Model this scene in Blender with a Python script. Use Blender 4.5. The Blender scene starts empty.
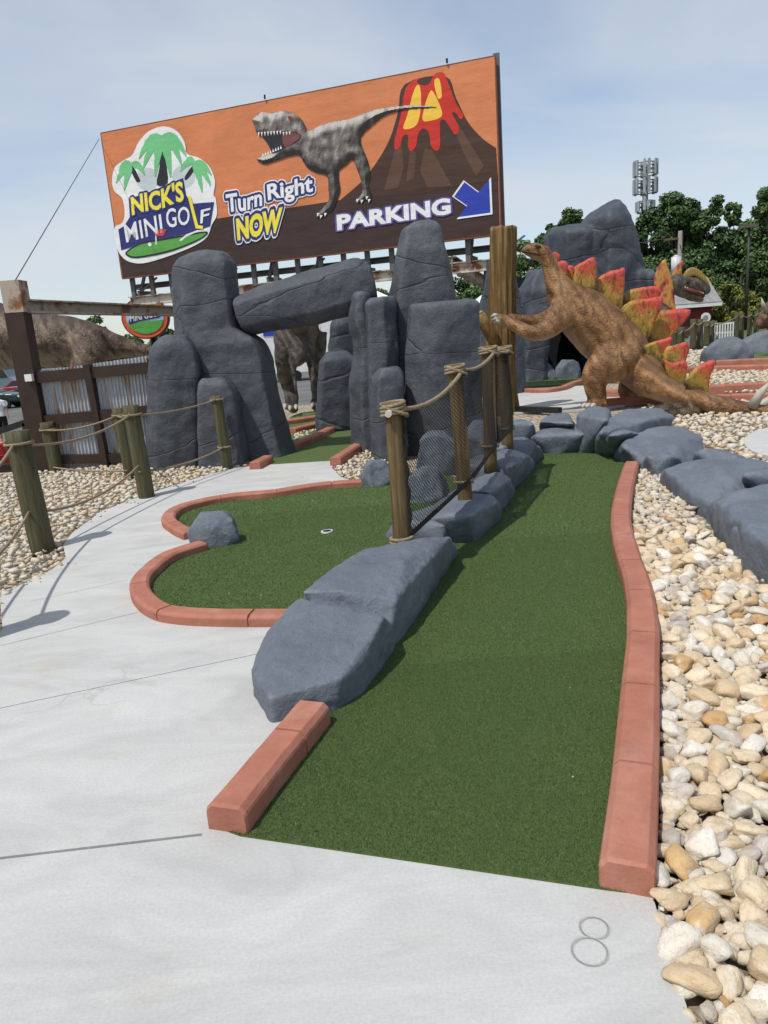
import bpy, bmesh, math, random
import numpy as np
from mathutils import Vector, Matrix, noise
from mathutils.geometry import tessellate_polygon

random.seed(7)
rng = np.random.default_rng(7)
SC = bpy.context.scene
COL = SC.collection
PI = math.pi

# ------------------------------------------------------------------ camera
PITCH, ROLL, FPX, CZ = math.radians(13.4), math.radians(4.3), 740.0, 1.6
cp, sp, cr, sr = math.cos(PITCH), math.sin(PITCH), math.cos(ROLL), math.sin(ROLL)
FWD = Vector((0, cp, -sp)); UP0 = Vector((0, sp, cp)); RT0 = Vector((1, 0, 0))
CR = RT0 * cr - UP0 * sr
CU = RT0 * sr + UP0 * cr
CAMPOS = Vector((0, 0, CZ))

def ray(x, y):
    return FWD + CR * ((x - 384) / FPX) - CU * ((y - 512) / FPX)

def G(x, y, z=0.0):                      # point of a surveyed sight line at height z
    d = ray(x, y); t = (z - CZ) / d.z
    return Vector((d.x * t, d.y * t, z))

def A(x, y, Y):                          # point of a surveyed sight line at distance Y
    d = ray(x, y); t = Y / d.y
    return Vector((d.x * t, Y, CZ + d.z * t))

def mpp(Y):                              # metres per pixel at distance Y near the horizon
    return Y * 1.03 / FPX

cam = bpy.data.cameras.new('camera')
camo = bpy.data.objects.new('camera', cam); COL.objects.link(camo)
camo.matrix_world = Matrix(((CR.x, CU.x, -FWD.x, 0), (CR.y, CU.y, -FWD.y, 0), (CR.z, CU.z, -FWD.z, CZ), (0, 0, 0, 1)))
cam.sensor_fit = 'VERTICAL'; cam.sensor_height = 36; cam.lens = FPX / 1024 * 36
cam.clip_end = 3000; cam.clip_start = 0.05
SC.camera = camo
SC.render.resolution_x, SC.render.resolution_y = 768, 1024

# ------------------------------------------------------------------ light
SUN = Vector((-0.40, -0.37, 1.0)).normalized()
EL = math.asin(SUN.z); AZ = math.atan2(SUN.x, SUN.y) % (2 * PI)
sl = bpy.data.lights.new('sun', 'SUN'); sl.energy = 3.5; sl.angle = math.radians(0.6); sl.color = (1, 0.955, 0.89)
so = bpy.data.objects.new('sun', sl); COL.objects.link(so)
so.rotation_euler = (-SUN).to_track_quat('-Z', 'Y').to_euler(); so.location = (0, 0, 30)
W = bpy.data.worlds.new('World'); SC.world = W; W.use_nodes = True
nt = W.node_tree; nt.nodes.clear()
def wn(t, **k):
    n = nt.nodes.new(t)
    for a, b in k.items(): setattr(n, a, b)
    return n
out = wn('ShaderNodeOutputWorld'); bg = wn('ShaderNodeBackground'); bg.inputs[1].default_value = 0.145
sky = wn('ShaderNodeTexSky', sky_type='NISHITA', sun_disc=False, sun_elevation=EL, sun_rotation=AZ)
sky.air_density = 1.0; sky.dust_density = 0.7; sky.ozone_density = 1.0
tc = wn('ShaderNodeTexCoord'); sx = wn('ShaderNodeSeparateXYZ'); nt.links.new(tc.outputs['Generated'], sx.inputs[0])
den = wn('ShaderNodeMath', operation='ADD'); den.inputs[1].default_value = 0.22; nt.links.new(sx.outputs[2], den.inputs[0])
dvx = wn('ShaderNodeMath', operation='DIVIDE'); nt.links.new(sx.outputs[0], dvx.inputs[0]); nt.links.new(den.outputs[0], dvx.inputs[1])
dvy = wn('ShaderNodeMath', operation='DIVIDE'); nt.links.new(sx.outputs[1], dvy.inputs[0]); nt.links.new(den.outputs[0], dvy.inputs[1])
cx = wn('ShaderNodeCombineXYZ'); nt.links.new(dvx.outputs[0], cx.inputs[0]); nt.links.new(dvy.outputs[0], cx.inputs[1])
mp = wn('ShaderNodeMapping'); mp.inputs['Scale'].default_value = (0.75, 1.25, 1); mp.inputs['Location'].default_value = (0.35, 1.7, 0); mp.inputs['Rotation'].default_value = (0, 0, 0.5)
nt.links.new(cx.outputs[0], mp.inputs[0])
n1 = wn('ShaderNodeTexNoise'); n1.inputs['Scale'].default_value = 0.85; n1.inputs['Detail'].default_value = 7; n1.inputs['Roughness'].default_value = 0.5; n1.inputs['Distortion'].default_value = 0.5
nt.links.new(mp.outputs[0], n1.inputs['Vector'])
crp = wn('ShaderNodeValToRGB'); crp.color_ramp.elements[0].position = 0.33; crp.color_ramp.elements[1].position = 0.68
crp.color_ramp.elements[0].color = (0.12, 0.12, 0.12, 1); crp.color_ramp.elements[1].color = (0.90, 0.90, 0.90, 1)
nt.links.new(n1.outputs[0], crp.inputs[0])
mixs = wn('ShaderNodeMixRGB'); mixs.inputs[2].default_value = (4.75, 5.05, 5.4, 1)
nt.links.new(crp.outputs[0], mixs.inputs[0]); nt.links.new(sky.outputs[0], mixs.inputs[1])
nt.links.new(mixs.outputs[0], bg.inputs[0]); nt.links.new(bg.outputs[0], out.inputs[0])

vs = SC.view_settings
SC.display_settings.display_device = 'sRGB'
vs.view_transform = 'Standard'; vs.look = 'None'; vs.gamma = 1; vs.exposure = 0; vs.use_curve_mapping = False
cy = SC.cycles
cy.max_bounces = 6; cy.diffuse_bounces = 3; cy.glossy_bounces = 2; cy.transmission_bounces = 2; cy.transparent_max_bounces = 4
cy.use_denoising = True; cy.caustics_reflective = False; cy.caustics_refractive = False
cy.use_adaptive_sampling = True; cy.adaptive_threshold = 0.015

# ------------------------------------------------------------------ materials
def srgb(r, g, b):
    f = lambda c: c / 255 / 12.92 if c / 255 <= 0.04045 else ((c / 255 + 0.055) / 1.055) ** 2.4
    return (f(r), f(g), f(b))

class M:
    """tiny node builder"""
    def __init__(s, name, rough=0.7, spec=0.35):
        s.m = bpy.data.materials.new(name); s.m.use_nodes = True
        s.t = s.m.node_tree; s.n = s.t.nodes; s.b = s.n['Principled BSDF']
        s.b.inputs['Roughness'].default_value = rough
        s.b.inputs['Specular IOR Level'].default_value = spec
        s.co = s.n.new('ShaderNodeTexCoord').outputs['Object']
    def L(s, a, b): s.t.links.new(a, b)
    def map(s, scale=(1, 1, 1), rot=(0, 0, 0)):
        n = s.n.new('ShaderNodeMapping'); n.inputs['Scale'].default_value = scale; n.inputs['Rotation'].default_value = rot
        s.L(s.co, n.inputs[0]); return n.outputs[0]
    def noise(s, scale, detail=4, rough=0.55, co=None, dist=0):
        n = s.n.new('ShaderNodeTexNoise'); n.inputs['Scale'].default_value = scale; n.inputs['Detail'].default_value = detail
        n.inputs['Roughness'].default_value = rough; n.inputs['Distortion'].default_value = dist
        s.L(co or s.co, n.inputs['Vector']); return n.outputs[0]
    def ramp(s, fac, stops):
        n = s.n.new('ShaderNodeValToRGB'); e = n.color_ramp.elements
        while len(e) < len(stops): e.new(0.5)
        for q, (p, c) in zip(e, stops): q.position = p; q.color = (*c, 1) if len(c) == 3 else c
        s.L(fac, n.inputs[0]); return n.outputs[0]
    def val(s, fac, p0, p1, a=0.0, b=1.0):
        n = s.n.new('ShaderNodeMapRange'); n.inputs[1].default_value = p0; n.inputs[2].default_value = p1
        n.inputs[3].default_value = a; n.inputs[4].default_value = b
        s.L(fac, n.inputs[0]); return n.outputs[0]
    def mix(s, fac, a, b, mode='MIX'):
        n = s.n.new('ShaderNodeMixRGB'); n.blend_type = mode
        for i, v in ((0, fac), (1, a), (2, b)):
            if isinstance(v, (int, float)): n.inputs[i].default_value = v
            elif isinstance(v, tuple): n.inputs[i].default_value = (*v, 1)
            else: s.L(v, n.inputs[i])
        return n.outputs[0]
    def math(s, op, a, b=0.0):
        n = s.n.new('ShaderNodeMath'); n.operation = op
        for i, v in ((0, a), (1, b)):
            if isinstance(v, (int, float)): n.inputs[i].default_value = v
            else: s.L(v, n.inputs[i])
        return n.outputs[0]
    def color(s, c):
        if isinstance(c, tuple): s.b.inputs['Base Color'].default_value = (*c, 1)
        else: s.L(c, s.b.inputs['Base Color'])
    def bump(s, h, strength=0.4, dist=0.01):
        n = s.n.new('ShaderNodeBump'); n.inputs['Strength'].default_value = strength; n.inputs['Distance'].default_value = dist
        s.L(h, n.inputs['Height'])
        prev = s.b.inputs['Normal']
        if prev.is_linked: s.L(prev.links[0].from_socket, n.inputs['Normal'])
        s.L(n.outputs[0], prev)

def mottled(name, c0, c1, scale=3, rough=0.7, spec=0.3, bscale=60, bstr=0.3, bdist=0.004, detail=6, stretch=None, p=(0.3, 0.7)):
    m = M(name, rough, spec)
    co = m.map(stretch) if stretch else m.co
    m.color(m.ramp(m.noise(scale, detail, 0.6, co), [(p[0], c0), (p[1], c1)]))
    if bstr: m.bump(m.noise(bscale, 5, 0.65, co), bstr, bdist)
    return m.m

def mul(c, k): return tuple(x * k for x in c)

# concrete
m = M('pale_broomed_concrete', 0.85, 0.25)
big = m.noise(1.3, 7, 0.66, m.map((1, 2.4, 1), (0, 0, 0.5)), 0.8); fine = m.noise(90, 4, 0.7)
c = m.ramp(big, [(0.32, (0.42, 0.42, 0.405)), (0.48, (0.49, 0.487, 0.468)), (0.66, (0.56, 0.553, 0.532))])
c = m.mix(m.val(m.noise(2.3, 5, 0.7), 0.58, 0.74, 0, 0.45), c, (0.45, 0.40, 0.28))
c = m.mix(m.val(fine, 0.35, 0.7, 0.0, 0.30), c, (0.27, 0.27, 0.265))
cr1 = m.n.new('ShaderNodeTexVoronoi'); cr1.feature = 'DISTANCE_TO_EDGE'; cr1.inputs['Scale'].default_value = 0.42
wob = m.n.new('ShaderNodeVectorMath'); wob.operation = 'MULTIPLY_ADD'; wob.inputs[1].default_value = (.5, .5, 0); nzc = m.n.new('ShaderNodeTexNoise'); nzc.inputs['Scale'].default_value = 3.5; nzc.inputs['Detail'].default_value = 6; m.L(m.co, nzc.inputs['Vector']); m.L(nzc.outputs['Color'], wob.inputs[0]); m.L(m.co, wob.inputs[2]); m.L(wob.outputs[0], cr1.inputs['Vector'])
crk = m.math('MULTIPLY', m.val(cr1.outputs[0], 0.0, 0.004, 1, 0), m.val(m.noise(1.1, 2, .5), 0.56, 0.64, 0, .28)); c = m.mix(crk, c, (0.2, 0.19, 0.17))
c = m.mix(m.val(m.noise(34, 5, 0.75, m.map((0.35, 1.6, 1), (0, 0, 0.12))), 0.60, 0.74, 0, 0.28), c, (0.34, 0.335, 0.32))
speck = m.noise(210, 2, 0.5); c = m.mix(m.val(speck, 0.72, 0.80, 0, 0.5), c, (0.2, 0.2, 0.19))
groove = None                                             # the tooled hole number eight: two rings pressed in the slab
for (cx_, cy_, rx_) in ((595, 927.5, 14), (590.5, 951, 17.5)):
    q0 = G(cx_, cy_); rw = ((G(cx_ + rx_, cy_) - q0).length + (G(cx_ - rx_, cy_) - q0).length) / 2
    vm = m.n.new('ShaderNodeVectorMath'); vm.operation = 'DISTANCE'; vm.inputs[1].default_value = (q0.x, q0.y, 0); m.L(m.co, vm.inputs[0])
    e = m.math('ABSOLUTE', m.math('SUBTRACT', vm.outputs['Value'], rw)); groove = e if groove is None else m.math('MINIMUM', groove, e)
gw = m.val(groove, 0.001, 0.0045, 1, 0)
c = m.mix(m.math('MULTIPLY', gw, 0.35), c, (0.26, 0.24, 0.20)); m.color(c); m.bump(m.val(groove, 0.0, 0.006, 0, 1), 0.8, 0.007)
m.bump(m.noise(40, 4, 0.7, m.map((0.12, 4.5, 1), (0, 0, 0.12))), 0.5, 0.002); m.bump(fine, 0.35, 0.002)
CONC = m.m

# turf
def turf_mat(name, c0, c1, c2):
    m = M(name, 0.75, 0.2)
    a = m.ramp(m.noise(240, 3, 0.6), [(0.3, c0), (0.5, c1), (0.72, c2)])
    b = m.mix(m.val(m.noise(1.7, 4, 0.6), 0.3, 0.75, 0, 0.35), a, mul(c2, 0.9))
    m.color(b); m.bump(m.noise(320, 3, 0.7), 0.9, 0.006)
    return m.m
TURF = turf_mat('green_putting_turf', (0.055, 0.088, 0.026), (0.085, 0.130, 0.040), (0.12, 0.165, 0.056))
m = M('turf_blades', 0.55, 0.3)
g = m.n.new('ShaderNodeNewGeometry')
c = m.ramp(g.outputs['Random Per Island'], [(0.0, (0.068, 0.114, 0.036)), (0.55, (0.096, 0.156, 0.053)), (0.93, (0.125, 0.188, 0.072)), (1.0, (0.21, 0.26, 0.13))])
c = m.mix(m.val(m.noise(1.3, 4, 0.6), 0.35, 0.7, 0, 0.25), c, (0.125, 0.165, 0.06))
m.color(c); BLADE = m.m

# kerb
m = M('terracotta_kerb_paint', 0.7, 0.3)
c = m.ramp(m.noise(5, 6, 0.65), [(0.25, (0.30, 0.110, 0.072)), (0.55, (0.385, 0.155, 0.102)), (0.8, (0.45, 0.20, 0.142))])
c = m.mix(m.val(m.noise(60, 4, 0.7), 0.55, 0.8, 0, 0.4), c, (0.24, 0.085, 0.06)); c = m.mix(m.val(m.noise(2.6, 6, 0.7), 0.54, 0.72, 0, 0.45), c, (0.46, 0.26, 0.20)); c = m.mix(m.val(m.noise(4.1, 6, 0.75), 0.58, 0.74, 0, 0.5), c, (0.22, 0.085, 0.062))
m.color(c); m.bump(m.noise(55, 5, 0.7), 0.5, 0.005); m.bump(m.noise(11, 4, 0.6), 0.5, 0.012); KERB = m.m

# painted shotcrete rock
def rock_mat(name, c0, c1, c2, crack=0.0, cs=0.75):
    m = M(name, 0.62, 0.35)
    c = m.ramp(m.noise(1.6, 7, 0.62), [(0.28, c0), (0.5, c1), (0.75, c2)])
    c = m.mix(m.val(m.noise(14, 5, 0.7), 0.5, 0.8, 0, 0.4), c, mul(c2, 1.15))
    c = m.mix(m.val(m.noise(3.2, 5, 0.7, m.map((1.6, 1.6, 0.28))), 0.56, 0.78, 0, 0.35), c, mul(c2, 1.25))
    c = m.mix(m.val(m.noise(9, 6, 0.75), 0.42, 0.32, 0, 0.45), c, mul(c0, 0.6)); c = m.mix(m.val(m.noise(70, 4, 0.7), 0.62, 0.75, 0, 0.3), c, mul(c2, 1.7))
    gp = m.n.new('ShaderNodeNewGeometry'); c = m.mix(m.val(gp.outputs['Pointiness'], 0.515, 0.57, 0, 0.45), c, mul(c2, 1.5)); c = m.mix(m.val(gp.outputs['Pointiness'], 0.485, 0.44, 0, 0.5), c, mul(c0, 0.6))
    if crack:
        mpn = m.map((cs * .33, cs * .33, cs * 1.35))
        nz = m.n.new('ShaderNodeTexNoise'); nz.inputs['Scale'].default_value = 2.0; nz.inputs['Detail'].default_value = 3
        m.L(mpn, nz.inputs['Vector'])
        vm = m.n.new('ShaderNodeVectorMath'); vm.operation = 'MULTIPLY_ADD'; vm.inputs[1].default_value = (0.35, 0.35, 0.35)
        m.L(nz.outputs['Color'], vm.inputs[0]); m.L(mpn, vm.inputs[2])
        vo = m.n.new('ShaderNodeTexVoronoi'); vo.feature = 'DISTANCE_TO_EDGE'; vo.inputs['Scale'].default_value = 1.0
        m.L(vm.outputs[0], vo.inputs['Vector'])
        e = m.val(vo.outputs[0], 0.0, crack, 0, 1)
        c = m.mix(m.val(e, 0.0, 0.8, 0.6, 0), c, mul(c0, 0.3))
        m.bump(m.val(vo.outputs[0], 0, crack * 1.8, 0, 1), 0.7, 0.02)
    m.color(c)
    m.bump(m.noise(5, 6, 0.6), 0.6, 0.05); m.bump(m.noise(16, 5, 0.65), 0.5, 0.02); m.bump(m.noise(45, 6, 0.72), 0.6, 0.012); m.bump(m.noise(150, 3, 0.6), 0.35, 0.004)
    pv = m.n.new('ShaderNodeTexVoronoi'); pv.inputs['Scale'].default_value = 24; m.L(m.co, pv.inputs['Vector']); m.bump(m.val(pv.outputs['Distance'], 0.0, 0.22, 0, 1), 0.45, 0.006)
    return m.m
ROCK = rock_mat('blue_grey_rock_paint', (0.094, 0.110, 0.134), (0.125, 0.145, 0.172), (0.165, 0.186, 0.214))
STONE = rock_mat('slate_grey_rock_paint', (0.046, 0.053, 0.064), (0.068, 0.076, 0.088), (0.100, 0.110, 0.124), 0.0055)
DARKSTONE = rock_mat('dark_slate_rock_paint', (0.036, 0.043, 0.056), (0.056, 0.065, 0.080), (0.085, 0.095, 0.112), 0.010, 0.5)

# pebbles
PCOL = {'white': [(0.58, 0.53, 0.44), (0.68, 0.64, 0.56)], 'cream': [(0.58, 0.46, 0.30), (0.66, 0.56, 0.41)],
        'tan': [(0.50, 0.36, 0.21), (0.58, 0.46, 0.30)], 'ochre': [(0.46, 0.26, 0.10), (0.54, 0.36, 0.17)], 'grey': [(0.40, 0.36, 0.31), (0.50, 0.455, 0.40)]}
def pebble_bump(m, k=1.0):
    m.bump(m.noise(30 * k, 6, 0.7), 0.8, 0.012 if k == 1 else 0.010); m.bump(m.noise(120 * k, 3, 0.6), 0.4, 0.003)
def pebble_veins(m, c, k=1.0):
    if k != 1:
        oi = m.n.new('ShaderNodeObjectInfo'); vm = m.n.new('ShaderNodeVectorMath'); vm.operation = 'ADD'; sc = m.n.new('ShaderNodeMath'); sc.operation = 'MULTIPLY'; sc.inputs[1].default_value = 60
        m.L(oi.outputs['Random'], sc.inputs[0]); m.L(m.co, vm.inputs[0]); m.L(sc.outputs[0], vm.inputs[1]); m.co = vm.outputs[0]
    c = m.mix(m.val(m.noise(20 * k, 6, 0.7), 0.54, 0.70, 0, 0.65), c, (0.50, 0.34, 0.17))
    c = m.mix(m.val(m.noise(13 * k, 5, 0.75), 0.56, 0.66, 0, 0.6), c, (0.70, 0.67, 0.61))
    c = m.mix(m.val(m.noise(34 * k, 5, 0.75, None, 1.5), 0.47, 0.42, 0, 0.30), c, (0.36, 0.30, 0.24))
    return m.mix(m.val(m.noise(60 * k, 4, 0.75), 0.58, 0.76, 0, 0.5), c, (0.28, 0.21, 0.15))
PEB = {}
for k, (a, b) in PCOL.items():
    m = M(k + '_river_stone', 0.5, 0.4)
    g = m.n.new('ShaderNodeObjectInfo')
    c = m.mix(g.outputs['Random'], mul(a, 1.1), mul(b, 1.1)); m.color(pebble_veins(m, c, 0.05)); pebble_bump(m, 0.05); PEB[k] = m.m
m = M('mixed_river_gravel', 0.55, 0.35)
g = m.n.new('ShaderNodeNewGeometry')
c = m.ramp(g.outputs['Random Per Island'], [(0.0, (0.64, 0.59, 0.50)), (0.22, (0.66, 0.58, 0.43)), (0.45, (0.62, 0.52, 0.38)), (0.66, (0.56, 0.44, 0.28)), (0.78, (0.46, 0.42, 0.36)), (0.9, (0.66, 0.63, 0.57)), (1.0, (0.46, 0.28, 0.12))])
m.color(pebble_veins(m, c)); pebble_bump(m); GRAVEL = m.m
m = M('gravel_bed_fines', 0.9, 0.2)
vo = m.n.new('ShaderNodeTexVoronoi'); vo.inputs['Scale'].default_value = 16; m.L(m.co, vo.inputs['Vector'])
sep = m.n.new('ShaderNodeSeparateColor'); m.L(vo.outputs['Color'], sep.inputs[0])
c = m.ramp(sep.outputs[0], [(0.0, (0.50, 0.47, 0.42)), (0.4, (0.50, 0.42, 0.30)), (0.75, (0.40, 0.29, 0.17)), (1, (0.56, 0.54, 0.50))])
c = m.mix(m.val(vo.outputs['Distance'], 0.35, 0.75, 0, 0.75), c, (0.10, 0.075, 0.05))
m.color(c); m.bump(m.val(vo.outputs['Distance'], 0, 0.7, 1, 0), 0.9, 0.03); BED = m.m
ASPH = mottled('worn_grey_asphalt', (0.10, 0.10, 0.098), (0.17, 0.168, 0.16), 0.6, 0.9, 0.2, 40, 0.3)
LAWN = mottled('far_lawn_ground', (0.06, 0.09, 0.03), (0.12, 0.15, 0.06), 0.3, 0.9, 0.2, 5, 0.3, 0.05)

# wood, rope, metal
def wood_mat(name, c0, c1, c2, gs=26, axis=(1, 1, 0.06)):
    m = M(name, 0.8, 0.2)
    gr = m.noise(gs, 6, 0.7, m.map(axis), 0.6)
    c = m.ramp(gr, [(0.3, c0), (0.5, c1), (0.72, c2)])
    c = m.mix(m.val(m.noise(2.5, 4, 0.6), 0.45, 0.75, 0, 0.45), c, c0)
    m.color(c); m.bump(gr, 0.7, 0.01); return m.m
POSTG = wood_mat('green_treated_timber', (0.040, 0.042, 0.020), (0.085, 0.080, 0.042), (0.150, 0.130, 0.078))
POSTB = wood_mat('amber_stained_timber', (0.066, 0.045, 0.020), (0.150, 0.102, 0.047), (0.265, 0.195, 0.10))
TRUNKW = wood_mat('carved_golden_trunk', (0.045, 0.026, 0.011), (0.18, 0.108, 0.040), (0.33, 0.235, 0.105), 10, (1.6, 1.6, 0.09))
CUTW = mottled('sawn_end_grain', (0.30, 0.20, 0.10), (0.45, 0.33, 0.19), 20)
m = M('tan_twisted_rope', 0.85, 0.2)
tw = m.noise(60, 3, 0.6, m.map((1, 1, 2.5))); m.color(m.ramp(tw, [(0.3, (0.15, 0.105, 0.06)), (0.65, (0.34, 0.27, 0.18))])); m.bump(tw, 0.8, 0.006); ROPE = m.m
NETM = mottled('dark_net_cord', (0.012, 0.011, 0.009), (0.03, 0.027, 0.022), 30, 0.9)
BROWNP = mottled('dark_brown_painted_steel', (0.028, 0.014, 0.009), (0.048, 0.025, 0.017), 4, 0.5, 0.4, 60, 0.15)
def rust_mat(name, base, amt=0.5, stretch=(1, 1, 1)):
    m = M(name, 0.6, 0.4); n = m.noise(3.5, 7, 0.68, m.map(stretch))
    r = m.ramp(m.noise(14, 5, 0.7), [(0.3, (0.10, 0.035, 0.012)), (0.7, (0.30, 0.13, 0.045))])
    m.color(m.mix(m.val(n, 0.62 - amt * 0.3, 0.72 - amt * 0.3), base, r)); m.bump(m.noise(40, 5, 0.7), 0.3, 0.004); return m.m
RUST = rust_mat('rusted_beam_steel', (0.40, 0.34, 0.27), 0.42)
CREAMST = rust_mat('cream_paint_rusty_steel', (0.55, 0.50, 0.42), 0.42)
GREYST = rust_mat('grey_frame_steel', (0.12, 0.115, 0.11), 0.1)
m = M('rust_streaked_corrugated_zinc', 0.45, 0.5)
m.b.inputs['Metallic'].default_value = 0.25
n = m.noise(2.4, 6, 0.65, m.map((3.5, 1, 0.45)))
c = m.ramp(m.noise(9, 5, 0.7, m.map((3, 1, 0.3))), [(0.3, (0.36, 0.39, 0.42)), (0.7, (0.58, 0.60, 0.62))])
c = m.mix(m.val(n, 0.53, 0.66), c, m.ramp(m.noise(12, 5, 0.7, m.map((3, 1, 0.3))), [(0.3, (0.22, 0.10, 0.04)), (0.7, (0.42, 0.25, 0.12))]))
m.color(c); ZINC = m.m
BLACKP = mottled('black_painted_steel', (0.012, 0.012, 0.012), (0.025, 0.025, 0.025), 5, 0.4, 0.4, 50, 0.1)
BLACKH = mottled('hole_shade_black', (0.010, 0.011, 0.012), (0.022, 0.024, 0.028), 3, 0.9)  # near-black colour for the shade inside the cave and the golf cup

# ------------------------------------------------------------------ mesh helpers
ORI = {}
class MB:
    def __init__(s): s.v = []; s.f = []; s.mi = []; s.sm = []
    def add(s, vs, fs, mi=0, smooth=False):
        o = len(s.v); s.v.extend([tuple(p) for p in vs]); s.f.extend([tuple(i + o for i in f) for f in fs])
        s.mi.extend([mi] * len(fs)); s.sm.extend([smooth] * len(fs)); return s
    def box(s, c, h, rz=0, mi=0, ax=None):
        c = Vector(c)
        X, Y, Z = ax if ax else (Vector((math.cos(rz), math.sin(rz), 0)), Vector((-math.sin(rz), math.cos(rz), 0)), Vector((0, 0, 1)))
        vs = [c + X * (a * h[0]) + Y * (b * h[1]) + Z * (d * h[2]) for d in (-1, 1) for a, b in ((-1, -1), (1, -1), (1, 1), (-1, 1))]
        return s.add(vs, [(3, 2, 1, 0), (4, 5, 6, 7), (0, 1, 5, 4), (1, 2, 6, 5), (2, 3, 7, 6), (3, 0, 4, 7)], mi)
    def bar(s, a, b, w, d, up=Vector((0, 0, 1)), mi=0):      # box beam from a to b, w across, d along up
        a, b = Vector(a), Vector(b); t = (b - a); L = t.length; t.normalize()
        side = t.cross(up).normalized(); u = side.cross(t).normalized()
        return s.box((a + b) / 2, (L / 2, w / 2, d / 2), 0, mi, (t, side, u))
    def ibeam(s, a, b, w, d, th=0.025):
        a, b = Vector(a), Vector(b); t = (b - a).normalized(); side = t.cross(Vector((0, 0, 1))).normalized(); u = side.cross(t)
        s.bar(a, b, th, d - 2 * th - 0.004)
        s.bar(a + u * (d / 2 - th / 2), b + u * (d / 2 - th / 2), w, th); s.bar(a - u * (d / 2 - th / 2), b - u * (d / 2 - th / 2), w, th)
        return s
    def tube(s, pts, rad, n=8, mi=0, side=None, smooth=True, cap=True, ex=2.0, jit=0, seed=0):
        """pts list of Vector; rad list of (ru, rs) or number. ru along up, rs along side"""
        pts = [Vector(p) for p in pts]; N = len(pts)
        if not isinstance(rad, (list, tuple)): rad = [rad] * N
        rad = [(r, r) if isinstance(r, (int, float)) else r for r in rad]
        vs = []; rd = random.Random(seed); up = None
        for i, p in enumerate(pts):
            t = (pts[min(i + 1, N - 1)] - pts[max(i - 1, 0)]).normalized()
            if side is not None: sd = Vector(side); sd = (sd - t * sd.dot(t)).normalized()
            else:
                if up is None: ref = Vector((0, 0, 1)) if abs(t.z) < 0.9 else Vector((0, 1, 0)); up = ref
                sd = t.cross(up).normalized()
            u = sd.cross(t).normalized()
            if side is None: up = u
            for k in range(n):
                a = 2 * PI * k / n; ca, sa = math.cos(a), math.sin(a)
                if ex != 2: q = (abs(ca) ** ex + abs(sa) ** ex) ** (-1 / ex); ca *= q; sa *= q
                j = 1 + rd.uniform(-jit, jit)
                vs.append(p + sd * (ca * rad[i][1] * j) + u * (sa * rad[i][0] * j))
        fs = [(i * n + k, i * n + (k + 1) % n, (i + 1) * n + (k + 1) % n, (i + 1) * n + k) for i in range(N - 1) for k in range(n)]
        s.add(vs, fs, mi, smooth)
        if cap:
            s.f.append(tuple(len(s.v) - len(vs) + k for k in reversed(range(n)))); s.f.append(tuple(len(s.v) - n + k for k in range(n)))
            s.mi += [mi, mi]; s.sm += [False, False]
        return s
    def poly(s, pts, mi=0, flip=None):
        pts = [Vector(p) for p in pts]
        tri = tessellate_polygon([pts]); return s.add(pts, [tuple(t) for t in tri], mi)
    def prism(s, pts, off, mi=0):                            # flat outline given thickness along off
        pts = [Vector(p) for p in pts]; off = Vector(off); n = len(pts)
        tri = [tuple(t) for t in tessellate_polygon([pts])]
        s.add(pts + [p + off for p in pts], tri + [tuple(i + n for i in reversed(t)) for t in tri] + [(i, (i + 1) % n, (i + 1) % n + n, i + n) for i in range(n)], mi)
        return s
    def ball(s, c, r, sub=2, mi=0):
        r = (r, r, r) if isinstance(r, (int, float)) else r; v, f = ICO(sub)
        return s.add([(c[0] + p[0] * r[0], c[1] + p[1] * r[1], c[2] + p[2] * r[2]) for p in v], f, mi, True)
    def hull(s, pts):
        bm = bmesh.new()
        for p in pts: bm.verts.new(p)
        r = bmesh.ops.convex_hull(bm, input=bm.verts)
        bm.verts.ensure_lookup_table()
        bmesh.ops.delete(bm, geom=[v for v in bm.verts if not v.link_faces], context='VERTS')
        bm.verts.index_update(); vs = [v.co.copy() for v in bm.verts]; fs = [tuple(v.index for v in f.verts) for f in bm.faces]
        bm.free(); return s.add(vs, fs)
    def mesh(s, name, mats, origin=None):
        me = bpy.data.meshes.new(name); o = origin or Vector((0, 0, 0))
        me.from_pydata([(p[0] - o[0], p[1] - o[1], p[2] - o[2]) for p in s.v], [], s.f)
        for q in (mats if isinstance(mats, (list, tuple)) else [mats]): me.materials.append(q)
        me.polygons.foreach_set('material_index', s.mi); me.polygons.foreach_set('use_smooth', s.sm)
        bm = bmesh.new(); bm.from_mesh(me); bmesh.ops.recalc_face_normals(bm, faces=bm.faces); bm.to_mesh(me); bm.free()
        return me
_ico = {}
def ICO(sub):
    if sub not in _ico:
        bm = bmesh.new(); bmesh.ops.create_icosphere(bm, subdivisions=sub, radius=1)
        bm.verts.index_update(); _ico[sub] = ([v.co.copy() for v in bm.verts], [tuple(v.index for v in f.verts) for f in bm.faces]); bm.free()
    return _ico[sub]

def props(o, label=None, cat=None, group=None, kind=None):
    for k, v in (('label', label), ('category', cat), ('group', group), ('kind', kind)):
        if v: o[k] = v
    return o

def thing(name, label, cat, loc, group=None):
    o = bpy.data.objects.new(name, None); COL.objects.link(o); o.location = loc; o.empty_display_size = 0.2
    ORI[o.name] = Vector(loc); return props(o, label, cat, group)

def as_mesh(src, name, mats, org):
    if isinstance(src, MB): return src.mesh(name, mats, org)
    src.transform(Matrix.Translation(-org)); src.name = name
    src.materials.clear()
    for q in (mats if isinstance(mats, (list, tuple)) else [mats]): src.materials.append(q)
    return src

def part(name, src, mats, parent, label=None):
    org = ORI[parent.name]
    o = bpy.data.objects.new(name, as_mesh(src, name, mats, org)); COL.objects.link(o); o.parent = parent; ORI[o.name] = org
    if label: o['label'] = label
    return o

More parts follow.
